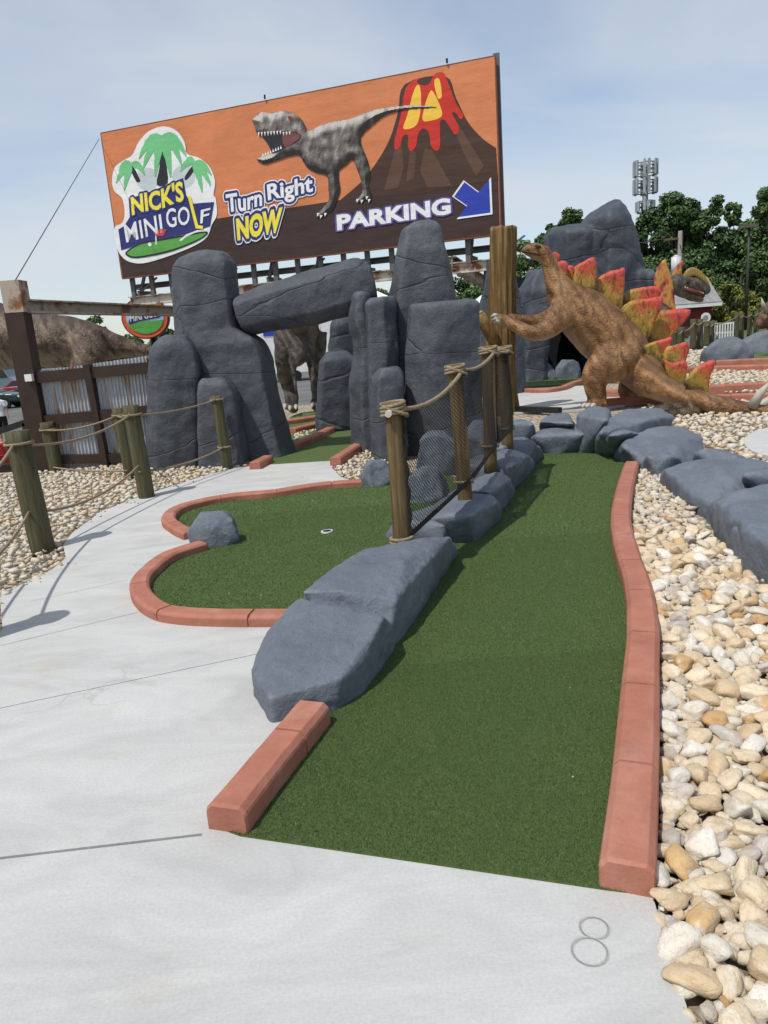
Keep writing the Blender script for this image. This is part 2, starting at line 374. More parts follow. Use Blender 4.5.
def single(name, src, mats, label=None, cat=None, group=None, kind=None, loc=None):
    if loc is None:
        vs = np.array(src.v) if isinstance(src, MB) else np.array([v.co for v in src.vertices])
        lo, hi = vs.min(0), vs.max(0); loc = Vector(((lo[0] + hi[0]) / 2, (lo[1] + hi[1]) / 2, lo[2]))
    if kind == 'structure': loc = Vector((0, 0, 0))
    loc = Vector(loc)
    o = bpy.data.objects.new(name, as_mesh(src, name, mats, loc)); COL.objects.link(o); o.location = loc; ORI[o.name] = loc
    return props(o, label, cat, group, kind)

def dup(root, d, label=None, group=None):
    def cpy(o, par):
        c = o.copy(); COL.objects.link(c)
        if par: c.parent = par
        for ch in [x for x in COL.objects if x.parent == o]: cpy(ch, c)
        return c
    r = cpy(root, None); r.location = root.location + Vector(d)
    if label: r['label'] = label
    if group: r['group'] = group
    return r

def remesh(mb, voxel, smooth=6, disp=None, factor=0.5):
    me = mb.mesh('tmp', []); ob = bpy.data.objects.new('tmp', me); COL.objects.link(ob)
    r = ob.modifiers.new('r', 'REMESH'); r.mode = 'VOXEL'; r.voxel_size = voxel; r.adaptivity = 0
    s = ob.modifiers.new('s', 'SMOOTH'); s.factor = factor; s.iterations = smooth
    bpy.context.view_layer.update(); dg = bpy.context.evaluated_depsgraph_get()
    res = bpy.data.meshes.new_from_object(ob.evaluated_get(dg)); bpy.data.objects.remove(ob); bpy.data.meshes.remove(me)
    if disp:
        nrm = [v.normal.copy() for v in res.vertices]
        for v, n in zip(res.vertices, nrm): v.co += n * disp(v.co)
    res.polygons.foreach_set('use_smooth', [True] * len(res.polygons)); res.update()
    return res

def fbm(amp, sc, seed=0):
    o = Vector((seed * 3.7, seed * 1.3, seed * 2.1))
    return lambda p: amp * (noise.noise(p * sc + o) + 0.5 * noise.noise(p * sc * 2.3 + o) + 0.25 * noise.noise(p * sc * 5.1 + o))

def catmull(pts, step):
    pts = [Vector(p) for p in pts]; P = [pts[0] * 2 - pts[1]] + pts + [pts[-1] * 2 - pts[-2]]; dense = []
    for i in range(1, len(P) - 2):
        for k in range(24):
            t = k / 24; a, b, c, d = P[i - 1:i + 3]
            dense.append(0.5 * ((2 * b) + (c - a) * t + (2 * a - 5 * b + 4 * c - d) * t * t + (3 * b - a - 3 * c + d) * t ** 3))
    dense.append(pts[-1]); acc = [0]
    for a, b in zip(dense, dense[1:]): acc.append(acc[-1] + (b - a).length)
    n = max(2, int(acc[-1] / step) + 1); outp = []; j = 0
    for k in range(n):
        s = acc[-1] * k / (n - 1)
        while j < len(acc) - 2 and acc[j + 1] < s: j += 1
        q = (s - acc[j]) / max(1e-9, acc[j + 1] - acc[j]); outp.append(dense[j].lerp(dense[j + 1], min(1, max(0, q))))
    return outp

def inside(poly, X, Y):
    r = np.zeros(len(X), bool); n = len(poly); j = n - 1
    for i in range(n):
        xi, yi, xj, yj = poly[i][0], poly[i][1], poly[j][0], poly[j][1]
        if yi != yj:
            c = ((yi > Y) != (yj > Y)) & (X < (xj - xi) * (Y - yi) / (yj - yi) + xi); r ^= c
        j = i
    return r
def GP(pts, z=0.0): return [G(x, y, z) for x, y in pts]
# ------------------------------------------------------------------ ground
def sstep(a, b, x):
    t = min(1, max(0, (x - a) / (b - a))); return t * t * (3 - 2 * t)
def drop(x, y):
    st = 11.7 + 8.3 * sstep(-4.0, -2.6, x)
    return sstep(st, st + 1.8, y) * (1 - sstep(0, 4, x - (4.6 + 0.10 * y)))
def gz(x, y): return -0.045 - 1.0 * drop(x, y)
xs = [-600, -300, -150, -80, -40, -25] + [-16 + 0.5 * i for i in range(73)] + [22, 26, 32, 40, 55, 80, 150, 300, 600]
ys = [-12] + [-6 + 0.6 * i for i in range(90)] + [52, 60, 75, 100, 150, 300, 700, 1500]
mb = MB(); nx = len(xs)
fs, mi = [], []
for j in range(len(ys) - 1):
    for i in range(nx - 1):
        fs.append((j * nx + i, j * nx + i + 1, (j + 1) * nx + i + 1, (j + 1) * nx + i))
        cxm, cym = (xs[i] + xs[i + 1]) / 2, (ys[j] + ys[j + 1]) / 2
        mi.append(1 if drop(cxm, cym) > 0.35 else (2 if cym > 34 else 0))
mb.add([(x, y, gz(x, y)) for y in ys for x in xs], fs, 0, True); mb.mi = mi
single('ground', mb, [BED, ASPH, LAWN], kind='structure')

# kerb centre lines (surveyed on the kerb tops, 0.10 m high)
KH = 0.10
def topline(pts, z=KH): return [Vector((p.x, p.y, 0)) for p in GP(pts, z)]
K_LONG = topline([(627, 863), (634, 784), (638, 723), (641, 668), (643, 622), (638, 580), (627, 546), (621, 516), (625, 485), (632, 461)])
K_SHORT = topline([(224, 806), (268, 753), (313, 700)])
K_LOOP = topline([(203, 541), (176, 549), (160, 557), (143, 572), (139, 583), (144, 594), (157, 604), (176, 609), (221, 611.5), (304, 611.5)], .07)
K_ARC = topline([(190, 531), (176, 524), (168, 516), (176, 507), (200, 499.5), (234, 493.5), (273, 490), (318, 483), (368, 479)], .07)

# concrete walk, one pour with sawn joints and the stamped hole number
def xy(p): return Vector((p.x, p.y, 0))
cpoly = [G(652, 893), G(668, 950), G(692, 1022), Vector((0.72, 0.6, 0)), Vector((0.8, -3, 0)), Vector((-5, -3, 0)), Vector((-5.2, 1.5, 0)),
         Vector((-3.4, 2.2, 0)), Vector((-2.5, 3.2, 0)), Vector((-2.36, 4.0, 0)), Vector((-2.42, 4.35, 0)), G(0, 597), G(20, 585), G(50, 571), G(66, 558), G(63, 545), G(72, 533), G(100, 512), G(130, 500), G(160, 490), G(200, 477), G(235, 468), G(262, 464.5),
         G(274, 463), G(335, 460), G(332, 468), G(341, 477)]
cpoly += [K_ARC[-1]] + K_ARC[-2::-1] + K_LOOP[:]
cpoly += [G(292, 640), G(300, 690), K_SHORT[2], K_SHORT[1], K_SHORT[0], G(244, 837), G(604, 890), G(628, 893)]
mb = MB(); mb.prism([Vector((p.x, p.y, 0)) for p in cpoly], (0, 0, -0.12))
walk = single('concrete_walk', mb, CONC, kind='structure')
cut = MB()
def joint(a, b, w=0.007, dpt=0.02):
    A_, B_ = G(*a), G(*b); cut.bar(A_, B_, w, dpt * 2)
joint((-160, 877), (202, 834.5), 0.014); joint((-170, 744), (262, 653)); joint((-5, 647), (141, 611.5)); joint((30, 601.5), (128, 580), 0.005)
joint((165, 489), (205, 487), 0.006); joint((262, 471), (330, 474), 0.005)
me = cut.mesh('c', []); co = bpy.data.objects.new('cutter', me); COL.objects.link(co)
cobs = [co]
for c_ in cobs:
    b = walk.modifiers.new('b', 'BOOLEAN'); b.operation = 'DIFFERENCE'; b.solver = 'EXACT'; b.object = c_
bpy.context.view_layer.update()
nm = bpy.data.meshes.new_from_object(walk.evaluated_get(bpy.context.evaluated_depsgraph_get()))
walk.modifiers.clear(); walk.data = nm
for c_ in cobs: bpy.data.objects.remove(c_)

# turf sheets
Z_T = 0.003
T8 = [K_SHORT[0] + Vector((0, -.0, 0)), G(240, 836.5), G(606, 890.5)] + K_LONG + [G(632, 450), G(612, 445), G(540, 445), G(520, 455), G(480, 485), G(420, 550), G(360, 605), G(318, 690), K_SHORT[2]]
T8[0] = K_SHORT[0]
TL = K_LOOP + [G(360, 605), G(420, 550), G(480, 485), G(450, 476), G(400, 472)] + K_ARC[::-1]
TA = GP([(262, 465), (335, 460.5), (352, 446), (356, 428), (356, 409), (330, 409), (300, 413), (285, 421), (290, 445)])
def sheet(name, poly, z, mat):
    q = MB(); q.prism([Vector((p.x, p.y, z)) for p in poly], (0, 0, -0.04)); return single(name, q, mat, kind='structure')
sheet('putting_turf', T8, Z_T, TURF); sheet('putting_turf', TL, Z_T, TURF); sheet('putting_turf', TA, Z_T, TURF)
sheet('putting_turf', GP([(505, 388), (508, 374), (585, 366), (660, 366), (660, 376), (590, 383)]), Z_T, TURF)
sheet('putting_turf', GP([(728, 360), (762, 347), (840, 340), (900, 352), (840, 358)]), Z_T, TURF)
sheet('concrete_path', GP([(500, 413), (508, 389), (584, 385.5), (606, 392), (640, 402), (600, 409)]), 0.0, CONC)
mb = MB(); oc = GP([(780 + 36 * math.cos(a), 444 + 15 * math.sin(a)) for a in [2 * PI * k / 36 for k in range(36)]])
mb.prism([Vector((p.x, p.y, 0.03)) for p in oc], (0, 0, -0.1)); single('stepping_pad', mb, CONC, 'rounded pale concrete pad set in the gravel behind the grey boulders', 'stepping pad')

# cup in the left green
cupc = G(327, 532.5)
mb = MB(); mb.tube([(cupc.x, cupc.y, Z_T + 0.010), (cupc.x, cupc.y, Z_T + 0.002)], 0.042, 24)
M_W = mottled('white_plastic', (0.75, 0.75, 0.73), (0.8, 0.8, 0.78), 5, 0.4, 0.4, 30, 0.0)
cup = thing('golf_cup', 'small white rimmed golf cup in the curved green', 'golf cup', (cupc.x, cupc.y, Z_T))
rim = MB(); n = 24
for k in range(n):
    a0, a1 = 2 * PI * k / n, 2 * PI * (k + 1) / n
    P_ = lambda r, a, z: Vector((cupc.x + r * math.cos(a), cupc.y + r * math.sin(a), z))
    rim.add([P_(.050, a0, .016), P_(.050, a1, .016), P_(.040, a1, .016), P_(.040, a0, .016)], [(0, 1, 2, 3)])
    rim.add([P_(.050, a0, .0), P_(.050, a1, .0), P_(.050, a1, .016), P_(.050, a0, .016)], [(0, 1, 2, 3)])
part('rim', rim, M_W, cup); part('hole', mb, BLACKH, cup)  # hole is a flat near-black disc, painting the shaded depth of the cup

# short turf pile
def scatter(poly, dens):
    P = np.array([(p.x, p.y) for p in poly]); lo, hi = P.min(0), P.max(0)
    n = int((hi - lo).prod() * dens); X = rng.uniform(lo[0], hi[0], n); Y = rng.uniform(lo[1], hi[1], n)
    k = inside(P, X, Y); return X[k], Y[k]
def tri_mesh(name, V, mat):                                   # V (N,3,3)
    n = len(V); me = bpy.data.meshes.new(name)
    me.vertices.add(n * 3); me.vertices.foreach_set('co', V.astype(np.float32).ravel())
    me.loops.add(n * 3); me.loops.foreach_set('vertex_index', np.arange(n * 3, dtype=np.int32))
    me.polygons.add(n); me.polygons.foreach_set('loop_start', np.arange(0, n * 3, 3, dtype=np.int32))
    me.materials.append(mat); me.update(calc_edges=True); return me
BL = []
for poly, bands in ((T8, ((0, 3.4, 90000, 0.0013), (3.4, 5.5, 40000, 0.0020), (5.5, 10, 12000, 0.0038))), (TL, ((3, 7, 20000, 0.0028), (7, 10, 7000, 0.005)))):
    for y0, y1, dn, w in bands:
        X, Y = scatter(poly, dn); k = (Y >= y0) & (Y < y1); X, Y = X[k], Y[k]; n = len(X)
        a = rng.uniform(0, 2 * PI, n); h_ = rng.uniform(0.004, 0.0085, n); l = rng.uniform(0, 0.005, n); b = rng.uniform(0, 2 * PI, n)
        V = np.zeros((n, 3, 3)); dx, dy = np.cos(a) * w, np.sin(a) * w
        V[:, 0] = np.stack([X - dx, Y - dy, np.full(n, Z_T - .001)], 1); V[:, 1] = np.stack([X + dx, Y + dy, np.full(n, Z_T - .001)], 1)
        V[:, 2] = np.stack([X + np.cos(b) * l, Y + np.sin(b) * l, Z_T + h_], 1); BL.append(V)
me = tri_mesh('turf_grass', np.concatenate(BL), BLADE)
o = bpy.data.objects.new('turf_grass', me); COL.objects.link(o); o['kind'] = 'stuff'

# ------------------------------------------------------------------ kerbs
def kerb(line, w=0.155, h=KH, jstep=0.62, jf=0.0, step=0.04, zb=-0.03):
    pts = catmull(line, step); acc = 0; mb = MB(); rings = []; nextj = jstep * (0.75 if jf == 0 else jf)
    prof = [(-.5, 0), (-.5, .70), (-.475, .80), (-.36, .985), (-.34, 1.0), (.34, 1.0), (.36, .985), (.475, .80), (.5, .70), (.5, 0)]
    for i, p in enumerate(pts):
        t = (pts[min(i + 1, len(pts) - 1)] - pts[max(i - 1, 0)]).normalized(); s = Vector((t.y, -t.x, 0))
        if i: acc += (p - pts[i - 1]).length
        def ring(q, k, dz):
            nn = noise.noise(q * 3.0) * 0.006; n2 = noise.noise(q * 9.0) * 0.002
            return [q + s * (a * (w * k + nn)) + Vector((0, 0, (zb if b == 0 else b * (h - dz) + n2))) for a, b in prof]
        if i == 0 or i == len(pts) - 1:                      # eased ends
            e = t * (0.012 if i == 0 else -0.012)
            if i == 0: rings += [ring(p, 0.93, 0.008), ring(p + e, 1, 0)]
            else: rings += [ring(p + e, 1, 0), ring(p, 0.93, 0.008)]
        elif acc > nextj and i < len(pts) - 3:
            nextj += jstep
            rings += [ring(p - t * .007, 1, 0), ring(p - t * .0035, 0.90, 0.016), ring(p + t * .0035, 0.90, 0.016), ring(p + t * .007, 1, 0)]
        else: rings.append(ring(p, 1, 0))
    n = len(prof); vs = [v for r in rings for v in r]
    fs = [(i * n + k, i * n + k + 1, (i + 1) * n + k + 1, (i + 1) * n + k) for i in range(len(rings) - 1) for k in range(n - 1)]
    fs += [tuple(range(n)), tuple(len(vs) - n + k for k in reversed(range(n)))]
    mb.add(vs, fs); return mb
KG = 'terracotta kerbs edging the holes'
def put_kerb(line, label, **k): return single('terracotta_kerb', kerb(line, **k), KERB, label, 'kerb', KG)
put_kerb(K_LONG, 'long winding terracotta kerb between the straight turf lane and the river stones', jf=0.9, jstep=0.58)
put_kerb(K_SHORT, 'short straight terracotta kerb running from the walk up to the two-lobed front boulder', jstep=0.5, jf=0.95)
put_kerb(K_LOOP, 'hooked terracotta kerb round the front end of the curved green', h=.07, w=.135)
put_kerb(K_ARC, 'sweeping terracotta kerb round the back of the curved green by the rope posts', h=.07, w=.135)
put_kerb(topline([(254, 462), (268, 455)]), 'stubby terracotta kerb end beside the foot of the stone arch')
put_kerb(topline([(335, 458), (362, 441)]), 'terracotta kerb stub between arch turf and a patch of pale gravel', h=0.11)
put_kerb(topline([(290, 444), (310, 436), (334, 424), (322, 421.5), (292, 428)]), 'pointed terracotta kerb wedge holding pebbles inside the stone arch')
put_kerb(topline([(284, 420), (305, 417), (333, 412)]), 'terracotta kerb across the far end of the arch turf')
put_kerb(topline([(508, 387), (540, 388.5), (562, 386), (584, 379), (640, 377)]), 'terracotta kerb behind the pale slab in front of the cave')
put_kerb(topline([(508, 377), (535, 375)]), 'short terracotta kerb at the foot of the cave rocks')
put_kerb(topline([(598, 401), (640, 398), (700, 396.5), (768, 394), (900, 389)]), 'front terracotta kerb passing behind the spiked dinosaur tail', h=0.13)
put_kerb(topline([(604, 392), (640, 391), (700, 388), (768, 384), (900, 377)]), 'second terracotta kerb behind the tail, close beyond the front one', h=0.15)
put_kerb(topline([(640, 377), (690, 369), (768, 366), (900, 360)]), 'terracotta kerb across the pale gravel above the two tail kerbs', h=0.15)
put_kerb(topline([(716, 362), (735, 361), (768, 359.5), (900, 354)]), 'farthest terracotta kerb along the small turf by the flat pond boulder', h=0.15)

# ------------------------------------------------------------------ river stones
SH = {}
def pebble_shapes(sub, n):
    out = []
    for s in range(n):
        v, f = ICO(sub); pl = [(Vector((rng.normal(), rng.normal(), rng.normal())).normalized(), rng.uniform(0.48, 0.88)) for _ in range(9)]; off = Vector(rng.uniform(-9, 9, 3))
        vs = []
        for d in v:
            r = 0.0
            for nrm, h_ in pl:
                c_ = d.dot(nrm)
                if c_ > 0.05: r += (c_ / h_) ** 24
            r = (r + 1.0) ** (-1 / 24); vs.append(d * r * (1 + 0.14 * noise.noise(d * 1.4 + off) + 0.07 * noise.noise(d * 3.5 + off) + 0.03 * noise.noise(d * 8 + off)))
        out.append((np.array(vs), np.array(f, np.int32)))
    return out
HI, MID, LO = pebble_shapes(3, 10), pebble_shapes(2, 10), pebble_shapes(1, 8)
def rotm(n, flat=0.35):
    yaw = rng.uniform(0, 2 * PI, n); p = rng.normal(0, flat, n); q = rng.normal(0, flat, n)
    c, s = np.cos(yaw), np.sin(yaw); Z = np.zeros(n); O = np.ones(n)
    Rz = np.stack([c, -s, Z, s, c, Z, Z, Z, O], 1).reshape(n, 3, 3)
    Rx = np.stack([O, Z, Z, Z, np.cos(p), -np.sin(p), Z, np.sin(p), np.cos(p)], 1).reshape(n, 3, 3)
    Ry = np.stack([np.cos(q), Z, np.sin(q), Z, O, Z, -np.sin(q), Z, np.cos(q)], 1).reshape(n, 3, 3)
    return Rz @ Rx @ Ry
def darts(polys, sz, tries, holes=(), base=None, pack=0.80, sig=0.36):
    """non overlapping stones inside polygons; returns x, y, half length"""
    cell = sz * 2.2; grid = {}; res = []
    for poly in polys:
        P = np.array([(p.x, p.y) for p in poly]); lo, hi = P.min(0), P.max(0)
        n = int((hi - lo).prod() * tries); X = rng.uniform(lo[0], hi[0], n); Y = rng.uniform(lo[1], hi[1], n)
        k = inside(P, X, Y)
        for hpoly in holes: k &= ~inside(np.array([(p[0], p[1]) for p in hpoly]), X, Y)
        X, Y = X[k], Y[k]; Rr = np.clip(sz / 2 * np.exp(rng.normal(0, sig, len(X))), sz * 0.26, sz * 1.05)
        Rr = Rr[np.argsort(-Rr * rng.uniform(0.6, 1, len(Rr)))]
        for x, y, r in zip(X, Y, Rr):
            i, j = int(x // cell), int(y // cell); ok = True
            for a in (i - 1, i, i + 1):
                for b in (j - 1, j, j + 1):
                    for (u, v, w) in grid.get((a, b), ()):
                        if (u - x) ** 2 + (v - y) ** 2 < ((r + w) * pack) ** 2: ok = False; break
                    if not ok: break
                if not ok: break
            if ok: grid.setdefault((i, j), []).append((x, y, r)); res.append((x, y, r))
    return np.array(res)
def buffer_line(line, w):
    L, Rr = [], []
    for i, p in enumerate(line):
        t = (line[min(i + 1, len(line) - 1)] - line[max(i - 1, 0)]).normalized(); s = Vector((t.y, -t.x, 0)) * w
        L.append(p + s); Rr.append(p - s)
    return L + Rr[::-1]
def stones_geo(S, shapes, z0, zj, flat=0.3):
    """vertex/face arrays for stones S (x,y,half length)"""
    VV, FF, o = [], [], 0; idx = rng.integers(0, len(shapes), len(S))
    for s, (bv, bf) in enumerate(shapes):
        q = S[idx == s]; n = len(q)
        if not n: continue
        sc = np.stack([q[:, 2] * 1.08, q[:, 2] * rng.uniform(0.62, 0.92, n), q[:, 2] * rng.uniform(0.42, 0.68, n)], 1)
        v = (rotm(n, flat) @ (bv[None] * sc[:, None]).transpose(0, 2, 1)).transpose(0, 2, 1)
        v += np.stack([q[:, 0], q[:, 1], z0 + q[:, 2] * 0.35 + rng.uniform(-zj, zj, n)], 1)[:, None]
        VV.append(v.reshape(-1, 3)); m_ = len(bv)
        FF.append((bf[None] + (np.arange(n) * m_)[:, None, None] + o).reshape(-1, 3)); o += n * m_
    return np.concatenate(VV), np.concatenate(FF)
def tris(name, V, F_, mat, smooth=True):
    me = bpy.data.meshes.new(name); me.vertices.add(len(V)); me.vertices.foreach_set('co', V.astype(np.float32).ravel())
    n = len(F_); me.loops.add(n * 3); me.loops.foreach_set('vertex_index', F_.astype(np.int32).ravel())
    me.polygons.add(n); me.polygons.foreach_set('loop_start', np.arange(0, n * 3, 3, dtype=np.int32))
    me.polygons.foreach_set('use_smooth', np.full(n, smooth)); me.materials.append(mat); me.update(calc_edges=True); return me
KL = catmull(K_LONG, 0.1); kbuf = buffer_line(KL, 0.085)
RA = [G(660, 893), G(676, 948), G(703, 1022), Vector((0.90, 0.9, 0)), Vector((3.0, 0.9, 0)), Vector((3.2, 4.5, 0)), G(720, 545), G(668, 480), G(650, 465)] + [p for p in KL[::-1]]
near = darts([RA], 0.062, 5200, [kbuf], pack=0.66, sig=0.52)
d = np.hypot(near[:, 0], near[:, 1])
# the 290 stones that show largest are objects of their own
vis = [i for i in range(len(near)) if near[i, 1] > 1.2 and near[i, 0] / near[i, 1] < 0.62 + 0.0 * i]
vis.sort(key=lambda i: -near[i, 2] / d[i]); big = vis[:290]; rest = np.setdiff1d(np.arange(len(near)), big)
V, F_ = [], []; o = 0
Srest = near[rest]; dr = d[rest]
for S, shp in ((Srest[dr < 4.2], MID), (Srest[dr >= 4.2], LO)):
    v, f = stones_geo(S, shp, -0.018, 0.010); V.append(v); F_.append(f + o); o += len(v)
RA2 = [G(651, 893), G(667, 948), G(691, 1022), Vector((0.80, 0.9, 0))] + RA[4:]
low = darts([RA2], 0.048, 3400, [kbuf], pack=0.50)                       # smaller stones filling in underneath
v, f = stones_geo(low[np.hypot(low[:, 0], low[:, 1]) < 5], MID, -0.019, 0.006); V.append(v); F_.append(f + o); o += len(v)
v, f = stones_geo(low[np.hypot(low[:, 0], low[:, 1]) >= 5], LO, -0.019, 0.006); V.append(v); F_.append(f + o); o += len(v)
RL = [G(0, 598), G(20, 586), G(50, 572), G(64, 558), G(61, 545), G(70, 533), G(100, 511.5), G(130, 499.5), G(160, 489.5), G(200, 476.5), G(235, 467.5), G(262, 464), G(262, 455), G(150, 462), G(45, 471), G(-60, 478), G(-200, 520), Vector((-3.4, 3.9, 0)), Vector((-2.40, 3.95, 0)), Vector((-2.45, 4.35, 0))]
RM = GP([(336, 461), (364, 447), (398, 447), (400, 470), (366, 478), (341, 477), (333, 468)])
RI = GP([(294, 441), (329, 425.5), (320, 424), (296, 430)])
RB = GP([(640, 408), (690, 401), (768, 398), (900, 394), (900, 520), (800, 500), (735, 466), (690, 432)])
RC = GP([(606, 397), (640, 395), (768, 391), (900, 386), (900, 381), (768, 387.5), (640, 394), (606, 396)])
RD = GP([(655, 388), (768, 382), (900, 375), (900, 364), (768, 369), (690, 373), (655, 378)])
RE = GP([(650, 373), (690, 366), (768, 363), (900, 357), (900, 356), (768, 361), (716, 365), (690, 363), (655, 350), (640, 358)])
RF = GP([(640, 358), (655, 350), (690, 345), (712, 338), (720, 345), (712, 362), (690, 363)])
oc2 = [p * 1.0 for p in oc]
for polys, sz, tries, hl in (([RL, RM, RI], 0.058, 1300, ()), ([RB], 0.085, 420, (oc2,)), ([RC, RD], 0.10, 160, ()), ([RE, RF], 0.12, 90, ())):
    S = darts(polys, sz, tries, hl, pack=0.72); v, f = stones_geo(S, LO, -0.02, 0.012); V.append(v); F_.append(f + o); o += len(v)
SP_ = []
for edge, side, n in (([(650, 893), (668, 948), (692, 1022)], -1, 7), ([(0, 597), (50, 571), (66, 557), (72, 533), (100, 512), (160, 490), (235, 468)], 1, 26)):
    E_ = [G(*q) for q in edge]
    for _ in range(n):
        j = rng.integers(0, len(E_) - 1); q = E_[j].lerp(E_[j + 1], rng.uniform()); t_ = (E_[j + 1] - E_[j]).normalized(); s_ = Vector((t_.y, -t_.x, 0)) * side * abs(rng.normal(0, .07))
        SP_.append((q.x + s_.x, q.y + s_.y, rng.uniform(.007, .02)))
for poly, n in ((T8, 26), (TL, 14)):
    X, Y = scatter(poly, 30); k = rng.permutation(len(X))[:n]
    SP_ += [(X[i], Y[i], rng.uniform(.003, .0055)) for i in k]
v, f = stones_geo(np.array(SP_), MID, .004, .0); V.append(v); F_.append(f + o); o += len(v)
me = tris('gravel', np.concatenate(V), np.concatenate(F_), GRAVEL)
go = bpy.data.objects.new('gravel', me); COL.objects.link(go); go['kind'] = 'stuff'
kinds = list(PCOL); pk = [0.26, 0.34, 0.22, 0.08, 0.10]
words_ = {'white': 'chalk white', 'cream': 'cream coloured', 'tan': 'tan streaked', 'ochre': 'orange ochre', 'grey': 'pale grey'}
meshes = {}
for i in big:
    x, y, r = near[i]; k = kinds[rng.choice(5, p=pk)]; s = int(rng.integers(0, len(HI)))
    if (k, s) not in meshes: meshes[(k, s)] = tris('river_stone', HI[s][0], HI[s][1], PEB[k])
    o = bpy.data.objects.new('river_stone', meshes[(k, s)]); COL.objects.link(o)
    sc_ = (r * 1.08, r * rng.uniform(0.62, 0.92), r * rng.uniform(0.45, 0.72))
    o.location = (x, y, -0.016 + r * 0.38 + rng.uniform(-.006, .012)); o.scale = sc_; o.rotation_euler = (rng.normal(0, .28), rng.normal(0, .28), rng.uniform(0, 6.3))
    lump = 'large' if r > 0.048 else ('medium' if r > 0.036 else 'small')
    props(o, f'{lump} {words_[k]} river stone in the front of the bed beside the long kerb', 'stone', f'{lump} {words_[k]} river stones beside the long kerb')

# ------------------------------------------------------------------ boulders
BG = 'painted grey boulders edging the holes'
def boulder(label, xl, xr, yt, yb, dr=0.8, seed=0, mat=None, turn=0.0, name='grey_boulder', hk=1.0, sharp=13, group=BG):
    rd = random.Random(seed); Pb = G((xl + xr) / 2, yb); m_ = mpp(Pb.y); rx = (xr - xl) / 2 * m_; ry = rx * dr
    c = Vector((Pb.x, Pb.y + ry * 0.85, 0)); zt = max(0.1, A((xl + xr) / 2, yt, c.y).z) * hk
    pts = []
    for k in range(sharp):
        u = rd.uniform(-0.5, 1); a = rd.uniform(0, 2 * PI); q = math.sqrt(max(0, 1 - u * u)); ex = (abs(math.cos(a)) ** 2.8 + abs(math.sin(a)) ** 2.8) ** (-1 / 2.8)
        px_, py_ = rx * q ** 0.7 * math.cos(a) * ex, ry * q ** 0.7 * math.sin(a) * ex
        pts.append(c + Vector((px_ * math.cos(turn) - py_ * math.sin(turn), px_ * math.sin(turn) + py_ * math.cos(turn), zt * (0.25 + 0.75 * u) if u > 0 else zt * (0.25 + 0.6 * u))))
    for a in range(7):
        an = a / 7 * 2 * PI + rd.random(); pts.append(c + Vector((rx * .96 * math.cos(an), ry * .96 * math.sin(an), -0.08)))
        pts.append(c + Vector((rx * .42 * math.cos(an), ry * .42 * math.sin(an), zt * rd.uniform(0.88, 1.0))))
    mb = MB(); mb.hull(pts); vx = max(rx, ry) / 17
    me = remesh(mb, vx, 4, fbm(rx * 0.03, 2.4 / rx, seed))
    return single(name, me, mat or ROCK, label, 'boulder', group, loc=(c.x, c.y, 0))
def lift(p, dx, dy, z): return Vector((p.x + dx, p.y + dy, z))
# the two-lobed boulder at the front, measured along its edges
b1 = [G(256, 694), G(273, 722), G(332, 711), G(360, 696), G(393, 648), G(402, 622), G(300, 640), G(270, 660)]
mb = MB()
mb.hull([lift(p, *((p - Vector((-.25, 3.5, 0))).normalized() * .012).xy, -0.08) for p in b1] + [lift(b1[0], -.008, -.008, .13), lift(b1[1], -.004, -.006, .115), lift(b1[2], .005, -.005, .105), lift(b1[3], .0, .0, .11), lift(b1[4], -.03, .0, .10), lift(b1[7], -.006, .0, .16)] +
        [G(272, 660, .19), G(340, 678, .15), G(366, 655, .17), G(299, 598, .275), G(340, 606, .285), G(384, 616, .26), G(274, 634, .235)])
mb.hull([lift(p, 0, 0, -0.08) for p in (G(393, 648), G(428, 593), G(458, 549), G(440, 535), G(300, 622), G(350, 575))] +
        [G(303, 592, .29), G(330, 569, .31), G(362, 549.5, .33), G(425, 537, .31), G(450, 537, .26), G(456, 546, .12), G(430, 586, .10), G(396, 600, .24), G(404, 560, .325), G(392, 636, .08), G(340, 590, .31)])
me = remesh(mb, 0.0125, 5, fbm(0.009, 7, 3))
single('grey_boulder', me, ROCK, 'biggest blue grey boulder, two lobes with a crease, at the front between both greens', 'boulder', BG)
boulder('small squat faceted boulder standing at the kink of the curved green kerb', 184, 240, 508, 548, 0.75, 5, hk=0.92)
def mound(label, base_px, top_px, h, back, seed=0, name='grey_boulder', sm=13, amp=0.022):
    hs = h if isinstance(h, (list, tuple)) else [h] * len(top_px); bk = Vector((back[0], back[1], 0))
    B_ = [G(x, y) for x, y in base_px]; T_ = [G(x, y, z) for (x, y), z in zip(top_px, hs)]
    pts = [b - Vector((0, 0, .09)) for b in B_] + [b + Vector((0, 0, .07)) for b in B_] + [b + bk - Vector((0, 0, .09)) for b in B_] + T_ + [t + bk * .55 - Vector((0, 0, .05)) for t in T_]
    mb = MB(); mb.hull(pts); me = remesh(mb, .022 if B_[0].y < 8 else .03, sm, fbm(amp, 3.2, seed)); c = sum(B_, Vector()) / len(B_)
    return single(name, me, ROCK, label, 'boulder', BG, loc=(c.x, c.y, 0))
mound('oblong boulder on the lane edge just behind the front net post', [(440, 530), (453, 541), (473, 540), (487, 529), (502, 512)], [(443, 516), (463, 494), (493, 494), (500, 502), (470, 515)], [.24, .30, .29, .24, .26], (-.25, .30), 11)
mound('flat slab boulder between the front and second net posts', [(392, 540), (440, 545), (460, 535)], [(398, 522), (420, 508), (452, 502), (446, 524)], [.16, .18, .2, .18], (-.1, .25), 16)
mound('rounded boulder under the second net post', [(470, 516), (488, 516), (502, 508), (515, 492)], [(468, 490), (484, 478), (501, 472), (511, 479), (492, 492)], [.32, .34, .32, .26, .28], (-.3, .25), 12)
